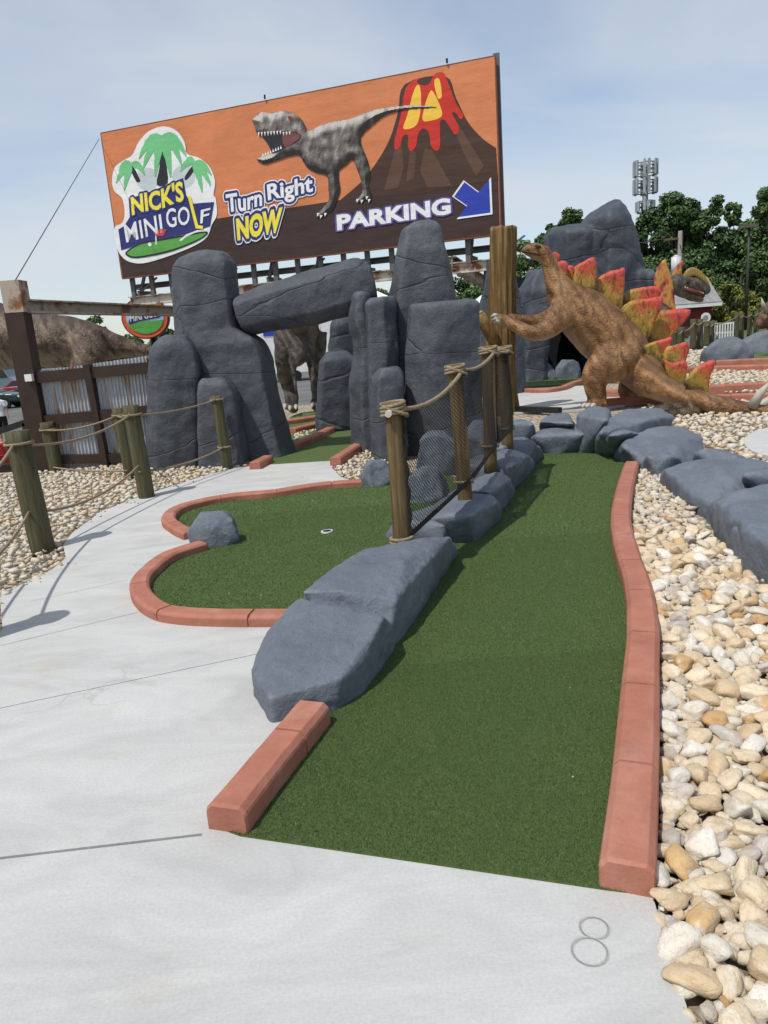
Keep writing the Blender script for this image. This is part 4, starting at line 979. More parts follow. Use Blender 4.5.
for i in range(len(RX)):
    a_, b_ = RX[i], RX[(i + 1) % len(RX)]; d_ = b_ - a_; L2 = (d_ ** 2).sum() + 1e-9
    t_ = np.clip(((cxp - a_[0]) * d_[0] + (cyp - a_[1]) * d_[1]) / L2, 0, 1); ex, ey = a_[0] + d_[0] * t_ - cxp, a_[1] + d_[1] * t_ - cyp; dd_ = ex ** 2 + ey ** 2
    k_ = dd_ < best; best[k_] = dd_[k_]; ox_[k_], oy_[k_] = ex[k_], ey[k_]
dist = np.sqrt(best) + 1e-6; w_ = np.clip(1 - dist / 26, 0, 1); nxp, nyp = ox_ / dist * w_, oy_ / dist * w_; nzp = np.sqrt(np.clip(1 - nxp ** 2 - nyp ** 2, 0, 1))
lam = np.clip(-.35 * nxp - .72 * nyp + .45 * nzp, 0, 1)
tone = []
for x, y, l in zip(cxp, cyp, lam):
    s_ = noise.noise(Vector((x * .11 + y * .03, y * .045, 2))) * .17 + noise.noise(Vector((x * .05, y * .05, 7))) * .25 + noise.noise(Vector((x * .3, y * .3, 1))) * .16
    low = 1 - .35 * sstep(330, 450, y) - (.25 if 262 < x < 340 and y > 300 else 0)
    tone.append(max(0, min(1, (l * .95 + s_) * low)))
m_ = MB(); vs_, fs_ = [], []
for i in range(len(gx)):
    vs_ += [BP(*C2((gx[i] + a_, gy[i] + b_)), .0125) for a_, b_ in ((0, 0), (2, 0), (2, 2), (0, 2))]; fs_.append((4 * i, 4 * i + 1, 4 * i + 2, 4 * i + 3))
m_.add(vs_, fs_); msk = m_.mesh('printed_hide', []); at_ = msk.attributes.new('print', 'FLOAT', 'POINT'); at_.data.foreach_set('value', np.repeat(np.array(tone, np.float32), 4))
m = M('printed_hide_ink', .55, .3); g_ = m.n.new('ShaderNodeAttribute'); g_.attribute_name = 'print'
m.color(m.ramp(g_.outputs['Fac'], [(.05, srgb(36, 32, 30)), (.3, srgb(84, 78, 74)), (.55, srgb(134, 127, 120)), (.85, srgb(206, 200, 194))])); part('printed_hide', msk, m.m, bb)
art('printed_mouth', smooth([(86, 232), (110, 228), (150, 222), (194, 232), (184, 252), (150, 270), (116, 284), (108, 262)], 3), DKP, 9, C2)
art('printed_tongue', smooth([(146, 226), (192, 233), (178, 252), (150, 266)], 3), bpy.data.materials['printed_mouth_red'], 9.6, C2)
m_ = MB()
for k in range(11):
    x = 76 + k * 8.5; y = 226 - k * .6 + (4 if k > 7 else 0)
    m_.poly([BP(*C2(p), .018) for p in ((x, y), (x + 5, y - 1), (x + 3, y + 13 - k * .4))])
for k in range(8):
    x = 88 + k * 7; y = 293 - k * 3.0
    m_.poly([BP(*C2(p), .018) for p in ((x, y), (x + 5, y - 2), (x + 2, y - 11))])
part('printed_teeth', m_, WHT, bb)
art('printed_eye', smooth([(158, 182), (170, 184), (174, 194), (164, 194)], 3), flat('printed_eye_red', srgb(120, 60, 58)), 10.5, C2)
for (x, y) in ((242, 452), (250, 458), (262, 452), (350, 414), (362, 416), (382, 414), (376, 406)):
    m_ = MB(); m_.poly([BP(*C2(p), .018) for p in ((x - 4, y - 5), (x + 4, y - 5), (x - 2, y + 5))]); part('printed_claw', m_, WHT, bb)
# logo
art('logo_border', smooth([(78, 345), (50, 318), (42, 280), (52, 235), (80, 212), (112, 192), (136, 145), (172, 108), (222, 92), (268, 108), (296, 150), (304, 188), (346, 202), (384, 236), (402, 285), (396, 330), (404, 345), (408, 400), (390, 436), (372, 480), (318, 514), (230, 548), (150, 570), (96, 562), (66, 532), (54, 490), (52, 444), (76, 430), (86, 400)], 4), WHT, 6, C1)
def circ(cx_, cy_, r, n=24): return [(cx_ + r * math.cos(2 * PI * k / n), cy_ + r * math.sin(2 * PI * k / n)) for k in range(n)]
for c_ in ((165, 275, 40), (292, 268, 40)): art('printed_golf_ball', circ(*c_), LGR, 7, C1)
art('printed_palm_trunk', smooth([(206, 165), (238, 160), (232, 220), (236, 290), (198, 296), (208, 230)], 3), DKP, 8, C1)
art('printed_palm_trunk', smooth([(104, 236), (118, 236), (136, 270), (140, 284), (126, 284)], 3), DKP, 8, C1)
art('printed_palm_trunk', smooth([(322, 230), (336, 232), (318, 262), (300, 280), (296, 268)], 3), DKP, 8, C1)
def frond(p, q, w, bow):
    ax, ay = p; bx, by = q; c_ = []
    for k in range(11):
        t = k / 10; c_.append((ax + (bx - ax) * t, ay + (by - ay) * t - 4 * bow * t * (1 - t)))
    L_, R_2 = [], []
    for k in range(11):
        a_, b_ = c_[max(k - 1, 0)], c_[min(k + 1, 10)]; dx, dy = b_[0] - a_[0], b_[1] - a_[1]; l = math.hypot(dx, dy) or 1; t = k / 10
        ww = 1.3 * w * min(1, .35 + t * 2.2) * (1 - max(0, t - .45) / .58) ** .7; jag = 1 - .22 * (k % 2)
        L_.append((c_[k][0] - dy / l * ww * jag, c_[k][1] + dx / l * ww * jag)); R_2.append((c_[k][0] + dy / l * ww, c_[k][1] - dx / l * ww))
    return L_ + R_2[::-1]
for p, ends, w in (((216, 130), ((136, 205), (150, 240), (192, 268), (246, 270), (284, 226), (300, 196)), 13), ((108, 228), ((56, 290), (84, 316), (66, 250), (156, 262)), 10), ((326, 222), ((386, 300), (356, 322), (280, 250), (298, 226), (388, 262)), 10)):
    for e_ in ends: art('printed_palm_frond', frond(p, e_, w, 26 if w > 12 else 16), GRN, 9 + .12 * ends.index(e_), C1)
art('printed_banner', [(100, 345), (180, 318), (290, 272), (300, 330), (318, 362), (398, 356), (384, 440), (300, 468), (190, 490), (74, 524), (64, 452), (84, 440), (104, 408)], NAVY, 10, C1)
art('printed_fairway', smooth([(92, 528), (140, 500), (220, 484), (300, 470), (372, 458), (364, 478), (310, 506), (230, 534), (130, 552), (94, 544)], 3), DKP, 10.5, C1)
art('printed_fairway', smooth([(98, 530), (144, 504), (222, 490), (300, 476), (366, 464), (356, 478), (306, 502), (228, 528), (130, 546), (100, 540)], 3), GRN2, 11, C1)
art('printed_putt_line', [(276, 490), (300, 470), (340, 454), (362, 456), (330, 464), (300, 478), (284, 492)], WHT, 12, C1)
art('printed_club', [(306, 336), (316, 334), (342, 436), (360, 440), (358, 450), (334, 448)], YEL, 14, C1)
art('printed_flag_pole', [(192, 452), (196, 452), (198, 505), (194, 505)], WHT, 13, C1); art('printed_flag', [(192, 456), (212, 450), (232, 452), (222, 474), (194, 476)], FLAG, 14, C1)
art('printed_ball', circ(174, 504, 7, 14), WHT, 13, C1)
def glyphs(s, bold=0.0):
    cu = bpy.data.curves.new('t', 'FONT'); cu.body = s; cu.size = 1; cu.offset = bold; cu.resolution_u = 3; cu.space_character = 1.02
    ob = bpy.data.objects.new('t', cu); COL.objects.link(ob); bpy.context.view_layer.update()
    me = bpy.data.meshes.new_from_object(ob.evaluated_get(bpy.context.evaluated_depsgraph_get()))
    V = [v.co.copy() for v in me.vertices]; F_ = [tuple(p.vertices) for p in me.polygons]
    bpy.data.objects.remove(ob); bpy.data.curves.remove(cu); bpy.data.meshes.remove(me); return V, F_
def lettering(name, s, quad, conv, layers, place=None, parent=None, wavy=0):
    V0, _ = glyphs(s, layers[-1][0]); x0, x1 = min(v.x for v in V0), max(v.x for v in V0); y0, y1 = min(v.y for v in V0), max(v.y for v in V0)
    tl, tr, br, bl = [conv(p) for p in quad]
    for off, mat, zz in layers:
      ringed = zz != layers[-1][2]; V, F_ = glyphs(s, layers[-1][0]); m_ = MB()
      for q_ in range(16 if ringed else 1):
        pts = []; sx_, sy_ = (off * .62 * math.cos(q_ * PI / 8), off * .62 * math.sin(q_ * PI / 8)) if ringed else (0, 0)
        for v in V:
            u, w = (v.x + sx_ - x0) / (x1 - x0), (v.y + sy_ - y0) / (y1 - y0)
            w += wavy * math.sin(u * 9)
            bx = bl[0] + (br[0] - bl[0]) * u; by = bl[1] + (br[1] - bl[1]) * u; tx = tl[0] + (tr[0] - tl[0]) * u; ty = tl[1] + (tr[1] - tl[1]) * u
            x, y = bx + (tx - bx) * w, by + (ty - by) * w
            pts.append(place(x, y, -.008 + zz * .0025 + q_ * .00012) if place else BP(x, y, -.008 + zz * .0025 + q_ * .00012))
        m_.add(pts, F_)
      part(name if zz == layers[-1][2] else name + '_outline', m_, mat, parent or bb)
lettering('printed_lettering', "NICK'S", [(106, 338), (288, 282), (294, 356), (112, 404)], C1, [(.13, NAVY, 13), (.035, YEL, 14)], wavy=.05)
lettering('printed_lettering', 'MINI', [(82, 436), (212, 398), (220, 462), (92, 498)], C1, [(.012, WHT, 14)])
lettering('printed_lettering', 'GO', [(228, 380), (312, 370), (314, 434), (234, 448)], C1, [(.012, WHT, 14)])
lettering('printed_lettering', 'F', [(352, 384), (386, 376), (376, 424), (350, 432)], C1, [(.012, WHT, 14)])
lettering('printed_lettering', 'Turn', [(438, 330), (566, 312), (566, 372), (444, 398)], C1, [(.25, WHT, 6), (.17, NAVY, 7), (.03, WHT, 8)], wavy=.05)
lettering('printed_lettering', 'Right', [(582, 296), (742, 262), (744, 340), (588, 368)], C1, [(.25, WHT, 6), (.17, NAVY, 7), (.03, WHT, 8)], wavy=.03)
lettering('printed_lettering', 'NOW', [(474, 414), (638, 372), (630, 462), (480, 492)], C1, [(.26, WHT, 9), (.18, NAVY, 10), (.05, YEL, 11)])
lettering('printed_lettering', 'PARKING', [(292, 452), (604, 404), (606, 450), (294, 496)], C2, [(.11, PURP, 7), (.045, WHT, 8)])
arw = [(642, 360), (682, 390), (713, 352), (717, 448), (624, 461), (650, 428), (612, 402)]
ac = (sum(p[0] for p in arw) / 7, sum(p[1] for p in arw) / 7)
art('printed_arrow_border', [(ac[0] + (p[0] - ac[0]) * 1.06, ac[1] + (p[1] - ac[1]) * 1.06) for p in arw], WHT, 7, C2); art('printed_arrow', [(ac[0] + (p[0] - ac[0]) * .95, ac[1] + (p[1] - ac[1]) * .95) for p in arw], BLUE, 8, C2)
# frame, trim and supports
m_ = MB()
for z in (ZB - .013, ZT + .013): m_.box((PLn + PRn) / 2 + Vector((0, 0, z)) - BNm * .06, (BW / 2 + .02, .052, .012), 0, 0, (BD, -BNm, Vector((0, 0, 1))))
for u in (0, 1): m_.box(PLn.lerp(PRn, u) + BD * (.013 if u else -.013) + Vector((0, 0, (ZB + ZT) / 2)) - BNm * .06, (.012, .052, (ZT - ZB) / 2), 0, 0, (BD, -BNm, Vector((0, 0, 1))))
part('edge_trim', m_, flat('vinyl_hem', srgb(120, 74, 52)), bb)
for k in range(17):
    u = .015 + k * .0605; p = PLn.lerp(PRn, u) - BNm * .22
    m_ = MB(); m_.bar(p + Vector((0, 0, ZB - .55)), p + Vector((0, 0, ZT - .1)), .09, .12, BD); part('stringer', m_, GREYST, bb)
for off, z, mt, d_ in ((-.30, ZB - .62, CREAMST, .26), (-.95, ZB - .58, CREAMST, .22), (-.62, ZB - .22, GREYST, .14)):
    m_ = MB(); m_.ibeam(PLn.lerp(PRn, -.005) + BNm * off + Vector((0, 0, z)), PLn.lerp(PRn, 1.0) + BNm * off + Vector((0, 0, z)), .2, d_); part('girder', m_, mt, bb)
for k in range(8):
    u = .03 + k * .128; p = PLn.lerp(PRn, u); m_ = MB(); m_.bar(p - BNm * .25 + Vector((0, 0, ZB - .5)), p - BNm * .9 + Vector((0, 0, ZB + .6)), .07, .07); m_.bar(p - BNm * .2 + Vector((0, 0, ZB - .42)), p - BNm * 1.0 + Vector((0, 0, ZB - .42)), .06, .12); part('brace', m_, GREYST, bb)
for k in range(5):
    u = .02 + k * .24; p = PLn.lerp(PRn, u) - BNm * .25; m_ = MB(); q = PLn.lerp(PRn, u + .07) - BNm * .25
    m_.bar(p + Vector((0, 0, ZB - .48)), q + Vector((0, 0, ZB - .06)), .04, .05, BNm); part('diagonal_strut', m_, GREYST, bb)
for x in (212, 424, 500):
    p = BP(x, 300, -.6); m_ = MB(); m_.bar(Vector((p.x, p.y, -1.1)), Vector((p.x, p.y, ZB + 2.5)), .3, .3, BD); part('column', m_, GREYST, bb)
m_ = MB(); m_.ibeam(A(452, 263, 18.6), A(490, 286, 24.5), .2, .3); part('outrigger', m_, RUST, bb)
m_ = MB(); p = PRn - BNm * .22 + BD * .01
m_.bar(p + Vector((0, 0, ZB - .8)), p + Vector((0, 0, ZT + .12)), .07, .13, BD); part('end_post', m_, GREYST, bb)
for x, yy in ((265, 99.5), (447, 62)):
    p = BP(x, yy, .02); m_ = MB(); m_.box(Vector((p.x, p.y, ZT + .09)), (.022, .022, .045)); part('clamp', m_, BLACKP, bb)
m_ = MB(); m_.tube([A(15, 281, YF), BP(99, 139, .0)], .008, 5); single('guy_wire', m_, BLACKP, 'thin wire strung from the rusted cap up to the top corner of the billboard', 'wire')

# oval sign
sc_ = A(145, 318, 26); sg = thing('oval_sign', 'orange bordered oval sign with a green fairway on a pole behind the rusted beam', 'sign', (sc_.x, sc_.y, -1.05))
mp_ = mpp(26)
def oval(rx, ry, y, dy=0, n=32): return [Vector((sc_.x + rx * mp_ * math.cos(2 * PI * k / n), y, sc_.z + dy + ry * mp_ * math.sin(2 * PI * k / n))) for k in range(n)]
m_ = MB(); m_.prism(oval(21, 18, 26), (0, .2, 0)); part('border', m_, flat('sign_orange', srgb(214, 92, 50)), sg)
m_ = MB(); m_.prism(oval(22.2, 19.2, 26.02), (0, .16, 0)); part('rim', m_, BLACKP, sg)
m_ = MB(); m_.prism(oval(17.5, 14.5, 25.985), (0, .01, 0)); part('sky_panel', m_, flat('sign_pale_blue', srgb(160, 190, 214)), sg)
m_ = MB(); m_.prism([Vector((p.x, 25.975, p.z)) for p in oval(17.3, 14.3, 25.975) if p.z < sc_.z - 1 * mp_], (0, .006, 0)); part('fairway_panel', m_, GRN2, sg)
def SP(x, y, o): return Vector((A(x, y, 25.96).x, 25.97 - o, A(x, y, 25.96).z))
m_ = MB(); m_.prism([SP(x, y, .0) for x, y in ((128.5, 321), (134, 311), (158, 309), (160, 317), (150, 319), (138, 321.5), (129.5, 325))], (0, .004, 0)); part('name_band', m_, NAVY, sg)
lettering('lettering', 'MINI GOLF', [(130, 315.5), (159, 310.5), (159.5, 316), (130.5, 322)], lambda p: p, [(.015, WHT, 10)], SP, sg)
m_ = MB(); m_.tube([Vector((sc_.x + .1, 26.36, -1.1)), Vector((sc_.x + .1, 26.36, sc_.z - .2))], .14, 10); part('pole', m_, BLACKP, sg)
# ------------------------------------------------------------------ dinosaurs
def hide(name, cols, belly, scale=6, stripes=None, wr=0.8):
    m = M(name, 0.55, 0.35)
    n = m.noise(scale, 7, 0.7); c = m.ramp(n, [(0.3, cols[0]), (0.5, cols[1]), (0.72, cols[2])])
    g = m.n.new('ShaderNodeAttribute'); g.attribute_name = 'belly'
    wv = m.n.new('ShaderNodeTexWave'); wv.inputs['Scale'].default_value = 1.7; wv.inputs['Distortion'].default_value = 4.5; wv.inputs['Detail'].default_value = 3; wv.inputs['Detail Scale'].default_value = 1.6
    m.L(m.map((1.1, .4, .8), (0, .7, 0)), wv.inputs['Vector'])
    c = m.mix(m.val(wv.outputs[0], .20, .0, 0, .45), c, mul(cols[0], .7)); c = m.mix(m.val(m.noise(1.7, 4, .6), .5, .68, 0, .5), c, mul(cols[2], 1.15)); c = m.mix(m.val(m.noise(2.3, 5, .65), .47, .36, 0, .35), c, mul(cols[0], .8))
    c = m.mix(m.val(g.outputs['Fac'], 0.3, 0.9, 0, 0.8), c, belly); m.bump(wv.outputs[0], .6, .04)
    if stripes: c = m.mix(m.val(m.noise(3.2, 5, 0.6, m.map((3.2, 1, .6))), .52, .68, 0, .75), c, stripes)
    g2 = m.n.new('ShaderNodeAttribute'); g2.attribute_name = 'back'
    c = m.mix(m.val(g2.outputs['Fac'], 0.35, 0.9, 0, 0.7), c, mul(cols[0], .9))
    vo = m.n.new('ShaderNodeTexVoronoi'); vo.inputs['Scale'].default_value = 30; m.L(m.co, vo.inputs['Vector'])
    fold = m.noise(3.2, 2, 0.45, m.map((1.5, 1.0, 0.7), (0, 0.6, 0)), 0.9)
    c = m.mix(m.val(fold, .43, .33, 0, .55), c, mul(cols[0], .8))
    m.color(c); m.bump(fold, wr * .6, 0.05); m.bump(vo.outputs['Distance'], 0.7, 0.014); m.bump(m.noise(9, 3, .55), .3, .03); return m.m
def beast(tubes, voxel, smooth=5, amp=0.012, seed=0, balls=()):
    mb = MB()
    for t in tubes:
        pts, rad = [q[0] for q in t], [q[1] for q in t]; s_ = Vector((0, 1, 0))
        # catmull refinement of spine
        P, R2 = [], []
        for i in range(len(pts) - 1):
            for k in range(5):
                u = k / 5; a, b, c, d_ = pts[max(i - 1, 0)], pts[i], pts[i + 1], pts[min(i + 2, len(pts) - 1)]
                P.append(.5 * ((2 * b) + (c - a) * u + (2 * a - 5 * b + 4 * c - d_) * u * u + (3 * b - a - 3 * c + d_) * u ** 3))
                R2.append((rad[i][0] * (1 - u) + rad[i + 1][0] * u, rad[i][1] * (1 - u) + rad[i + 1][1] * u))
        P.append(pts[-1]); R2.append(rad[-1])
        mb.tube(P, R2, 18, side=s_)
    for c, r in balls: mb.ball(c, r, 3)
    me = remesh(mb, voxel, smooth, fbm(amp, 3.2, seed))
    a = me.attributes.new('belly', 'FLOAT', 'POINT'); b = me.attributes.new('back', 'FLOAT', 'POINT')
    a.data.foreach_set('value', [max(0, -v.normal.z) for v in me.vertices]); b.data.foreach_set('value', [max(0, v.normal.z) for v in me.vertices])
    return me
def tb_(Y, seq):                                            # (px, py, half height px, half width m, dy)
    return [(A(q[0], q[1], Y + (q[4] if len(q) > 4 else 0)), (q[2] * mpp(Y + (q[4] if len(q) > 4 else 0)), q[3])) for q in seq]
YS = 13.9
SKIN = hide('tan_scaly_hide', [(0.100, 0.046, 0.020), (0.265, 0.135, 0.055), (0.40, 0.235, 0.110)], (0.46, 0.34, 0.22), 3.0)
sk = mpp(YS)
stg = thing('plated_dinosaur', 'tan dinosaur statue with red and yellow back plates rearing against the carved trunk', 'dinosaur statue', G(600, 404))
body = tb_(YS, [(523.5, 249, 2.6, .06), (529, 248.6, 4.6, .09), (538, 249.8, 6.2, .12), (546, 256, 6.8, .13), (551, 267, 8.0, .15), (556, 281, 10.5, .21), (566, 298, 18, .38), (583, 314, 24.5, .52), (603, 334, 26.5, .58), (622, 352, 25, .58), (638, 368, 19.5, .46, -.1), (655, 383, 13.5, .33, -.75), (680, 395, 10.8, .22, -1.5), (706, 402, 9.6, .17, -2.0), (728, 406, 8.2, .13, -2.2), (750, 408.5, 6, .10, -2.35), (775, 410.5, 4.2, .07, -2.5), (800, 411, 1.8, .035, -2.6)])
legn = tb_(YS, [(628, 350, 19, .30, -.32), (612, 362, 21, .27, -.42), (598, 374, 16, .22, -.44), (595, 386, 10.5, .19, -.44), (597, 398, 9, .17, -.42), (596, 406, 9.5, .19, -.44)])
foot = tb_(YS, [(604, 403.5, 4.5, .16, -.42), (595, 404.5, 4.5, .20, -.46), (585, 406, 3, .18, -.5)])
legf = tb_(YS, [(648, 366, 16, .26, .40), (640, 378, 14, .22, .46), (628, 388, 10, .18, .46), (631, 398, 8.5, .16, .46), (631, 407, 9, .18, .44)])
armn = tb_(YS, [(566, 305, 15, .15, -.24), (556, 320, 12.5, .16, -.42), (545, 330, 9.5, .14, -.50), (531, 332.5, 7.2, .12, -.48), (518, 327, 6.2, .11, -.38), (505, 320.5, 5.6, .11, -.26), (497, 318.5, 5.0, .12, -.30)])
armf = tb_(YS, [(566, 300, 12, .13, .24), (552, 316, 9, .12, .30), (536, 322, 7, .11, .3), (515, 320, 5.5, .10, .16), (508, 318, 5, .10, .1)])
jaw = tb_(YS, [(524, 252, 1.6, .05), (531, 254, 3.4, .08), (540, 256.5, 4.6, .10), (547, 260, 4, .10)])
part('body', beast([body, legn, foot, legf, armn, armf, jaw], 0.030, 4, 0.008, 5), SKIN, stg)
for nm_, pts_, r__ in (('mouth', [(523.5, 251.2), (528, 252), (534, 253.4), (541, 255.4)], [.012, .016, .016, .008]), ('brow', [(534, 246.6), (537, 245.6), (541, 247)], [.012, .026, .014])):
    mb = MB(); mb.tube([A(x, y, YS - (.10 if i else .06) - (.012 if nm_ == 'brow' else 0)) for i, (x, y) in enumerate(pts_)], r__, 8); part(nm_, mb, mottled('umber_' + nm_, (.03, .015, .008), (.09, .045, .022), 9, .5), stg)
mb = MB(); mb.tube([A(527, 250, YS), A(524, 250.4, YS), A(521.6, 251.8, YS)], [(.085, .085), (.065, .06), (.02, .02)], 10); part('beak', mb, mottled('horn_beak', (.10, .06, .035), (.20, .13, .08), 9, .45), stg)
mpl = M('red_and_yellow_back_plate', 0.5, 0.4)
g = mpl.n.new('ShaderNodeAttribute'); g.attribute_name = 'tip'
q = mpl.math('ADD', g.outputs['Fac'], mpl.val(mpl.noise(4, 5, .7), .3, .7, -.24, .24))
c = mpl.ramp(q, [(0.03, (0.09, 0.07, 0.02)), (0.22, (0.32, 0.215, 0.03)), (0.46, (0.43, 0.225, 0.045)), (0.62, (0.48, 0.11, 0.035)), (0.85, (0.56, 0.07, 0.05))])
vein = mpl.noise(7, 4, .7, mpl.map((1.8, 1, .7), (0, .7, 0)), 1.5); c = mpl.mix(mpl.val(vein, .47, .38, 0, .8), c, (0.09, 0.045, 0.012)); mpl.color(c); mpl.bump(vein, .8, .03); mpl.bump(mpl.noise(40, 4, .7), .4, .006); PLATE = mpl.m
def plate(px_, dy, tip, root, th=0.10, label=None):
    mx_, my_ = root; px_ = [(mx_ + (x - mx_) * 1.07, my_ + (y - my_) * 1.07) for x, y in px_]
    P = [A(x, y, YS + dy) for x, y in smooth(px_, 4)]
    mb = MB(); n = len(P); c = sum(P, Vector()) / n
    inner = [c + (p - c) * .80 for p in P]
    mb.add([p for p in P] + [p + Vector((0, -th / 2, 0)) for p in inner] + [p + Vector((0, th / 2, 0)) for p in inner], [(i, (i + 1) % n, n + (i + 1) % n, n + i) for i in range(n)] + [(i, 2 * n + i, 2 * n + (i + 1) % n, (i + 1) % n) for i in range(n)])
    tri = tessellate_polygon([inner]); mb.add([p + Vector((0, -th / 2, 0)) for p in inner], tri); mb.add([p + Vector((0, th / 2, 0)) for p in inner], [t[::-1] for t in tri])
    me = remesh(mb, 0.022, 3, fbm(.012, 4, px_[0][0]))
    a, b = A(*root, YS + dy), A(*tip, YS + dy); ax = b - a; at_ = me.attributes.new('tip', 'FLOAT', 'POINT')
    at_.data.foreach_set('value', [min(1, max(0, (v.co - a).dot(ax) / ax.length_squared)) for v in me.vertices]); 
    return part('back_plate', me, PLATE, stg, label)
plate([(541, 254), (543, 247.5), (546.5, 247), (550, 251), (549, 260)], -.03, (545, 247), (545, 258), .08)
plate([(548, 263), (551, 254), (556, 252.5), (560, 256), (558, 262), (554, 272)], .05, (557, 252), (551, 268), .08)
plate([(552, 278), (554, 267), (560, 262), (566, 263), (567.5, 269), (565, 282), (559, 285)], -.06, (566, 262), (556, 283), .09)
plate([(561, 286), (563, 272), (570, 266), (573.5, 269), (573.5, 284), (568, 291)], .05, (573, 266), (564, 289), .09)
plate([(571, 290), (571, 273), (575, 267), (581, 265.5), (580, 282)], .14, (580, 265), (574, 287), .09)
plate([(573, 288), (575.5, 268), (583, 263), (590, 259.8), (594.5, 260.5), (596, 278), (591, 295), (581, 292)], -.12, (593, 260), (580, 292), .11)
plate([(597, 298), (598, 281), (606, 274.5), (618, 271), (624.5, 270.5), (623, 294), (621, 314), (611, 311)], .06, (624, 270.5), (608, 308), .12)
plate([(622, 306), (628, 292), (641, 288.5), (656.5, 287.5), (659, 295), (652, 306), (636, 320)], .20, (658, 289), (628, 310), .11)
plate([(620, 314), (628, 303.5), (645, 300), (659, 298.3), (661.5, 304), (654, 323), (644.5, 343), (632, 334)], -.14, (661, 300), (630, 330), .12)
plate([(645, 346), (654, 316), (671, 311.6), (689, 311.5), (684, 322), (672, 335), (661, 352), (652, 358)], .10, (689, 312), (650, 350), .12)
plate([(643, 349), (652, 342.5), (662, 340), (671, 338), (667, 352), (660, 376), (651, 366)], -.45, (671, 338), (650, 360), .11)
plate([(662, 366), (665, 350), (673, 345.5), (688.5, 344), (685, 361), (675, 380)], -.75, (688, 344), (666, 366), .10)
plate([(664, 362), (672, 364), (685.5, 361.5), (686, 372), (682, 390), (671, 386)], -1.15, (684, 360), (670, 384), .10)
plate([(683, 384), (688, 376), (699, 366.5), (713.5, 361.5), (709, 377), (706, 396), (694, 396)], -1.8, (713, 362), (690, 388), .10)
SPK = mottled('bone_white_spike', (0.34, 0.31, 0.25), (0.50, 0.47, 0.40), 5, .5)
for (a, b, dy) in (((752, 407), (772, 380), -2.4), ((757, 408), (786, 392), -2.3)):
    mb = MB(); mb.tube([A(*a, YS + dy), A((a[0] + b[0]) / 2 - 1, (a[1] + b[1]) / 2 - 1, YS + dy + (dy + 2.35) * 2), A(*b, YS + dy + (dy + 2.35) * 3)], [.085, .06, .012], 10); part('tail_spike', mb, SPK, stg)
mb = MB(); mb.ball(A(537.5, 247.2, YS - .125), .026, 2); part('eye', mb, mottled('glossy_dark_eye', (.01, .008, .006), (.03, .02, .01), 9, .15, .5), stg)
for (x, y, dy) in ((494, 316, -.36), (495, 319, -.36), (496.5, 321.5, -.36)):
    mb = MB(); mb.tube([A(x + 3, y, YS + dy), A(x, y - .5, YS + dy - .03), A(x - 3, y + 1, YS + dy + .02)], [.045, .042, .014], 8); part('claw', mb, SPK, stg)
for (x, dy) in ((584, -.62), (588, -.66), (593, -.67)):
    mb = MB(); mb.tube([A(x + 2, 405, YS + dy + .12), A(x, 405.5, YS + dy), A(x - 2, 407.5, YS + dy - .05)], [.05, .045, .015], 8); part('claw', mb, SPK, stg)
MOT = hide('mottled_brown_black_rock', [(0.012, 0.009, 0.007), (0.06, 0.04, 0.022), (0.15, 0.10, 0.05)], (0.05, .035, .02), 5)
boulder('low mottled brown and black lump on the gravel under the dinosaur tail', 644, 718, 402, 416, .25, 71, MOT, name='mottled_rock', group=None)

# crested dinosaur with a frill, behind the plates
YD = 20.0
dl = thing('frilled_dinosaur', 'crested dinosaur statue with a red and yellow neck frill turned toward the red shed', 'dinosaur statue', (A(655, 320, YD).x, YD, 0))
DSK = hide('grey_brown_scaly_hide', [(0.035, 0.028, 0.022), (0.11, 0.09, 0.07), (0.20, 0.17, 0.13)], (0.24, .19, .13), 7)
db = tb_(YD, [(709, 293, 2.5, .08), (704, 289, 6, .13), (694, 285.5, 8.5, .17), (682, 283.5, 9, .20), (672, 285, 8, .18), (664, 295, 9, .18), (658, 312, 12, .26), (648, 330, 17, .36), (632, 338, 14, .34), (610, 338, 8, .2), (590, 336, 4, .1)])
dj = tb_(YD, [(703, 300, 2, .08), (694, 298, 3.4, .11), (684, 294, 4.5, .14), (676, 290, 4, .14)])
dlg = [tb_(YD, [(650, 334, 12, .2, s * .3), (655, 350, 8, .14, s * .34), (647, 362, 5, .1, s * .34), (650, 372, 4.5, .1, s * .34), (656, 374, 3, .13, s * .34)]) for s in (-1, 1)]
part('body', beast([db, dj] + dlg, .045, 4, .02, 8), DSK, dl)
CRM = M('striped_green_yellow_crest', .5, .4); st = CRM.n.new('ShaderNodeTexWave'); st.inputs['Scale'].default_value = 5; CRM.L(CRM.map((1, 0, .3)), st.inputs['Vector']); CRM.color(CRM.ramp(st.outputs[0], [(.3, (.22, .26, .05)), (.6, (.10, .12, .03)), (.85, (.38, .12, .05))]))
FRM = M('red_yellow_frill', .5, .4); st = FRM.n.new('ShaderNodeTexNoise'); st.inputs['Scale'].default_value = 4.5; FRM.L(FRM.map((1.2, 1, .6)), st.inputs['Vector']); FRM.color(FRM.ramp(st.outputs[0], [(.36, (.05, .03, .02)), (.45, (.42, .07, .04)), (.55, (.48, .28, .06)), (.66, (.40, .06, .04))])); 
def slab(px_, dy0, dy1, mat, nm, root):
    P = [A(x, y, YD + dy0) for x, y in smooth(px_, 4)]; mb = MB(); mb.prism(P, (0, dy1 - dy0, 0)); return part(nm, remesh(mb, .03, 3), mat, root)
slab([(684, 276), (688, 269), (695, 267), (703, 272), (709, 281), (710.5, 287), (704, 282), (695, 276), (688, 278)], -.14, -.05, CRM.m, 'crest', dl)
slab([(684, 275), (689, 269.5), (696, 269), (704, 275), (709, 284), (702, 281), (693, 277)], .08, .17, CRM.m, 'crest', dl)
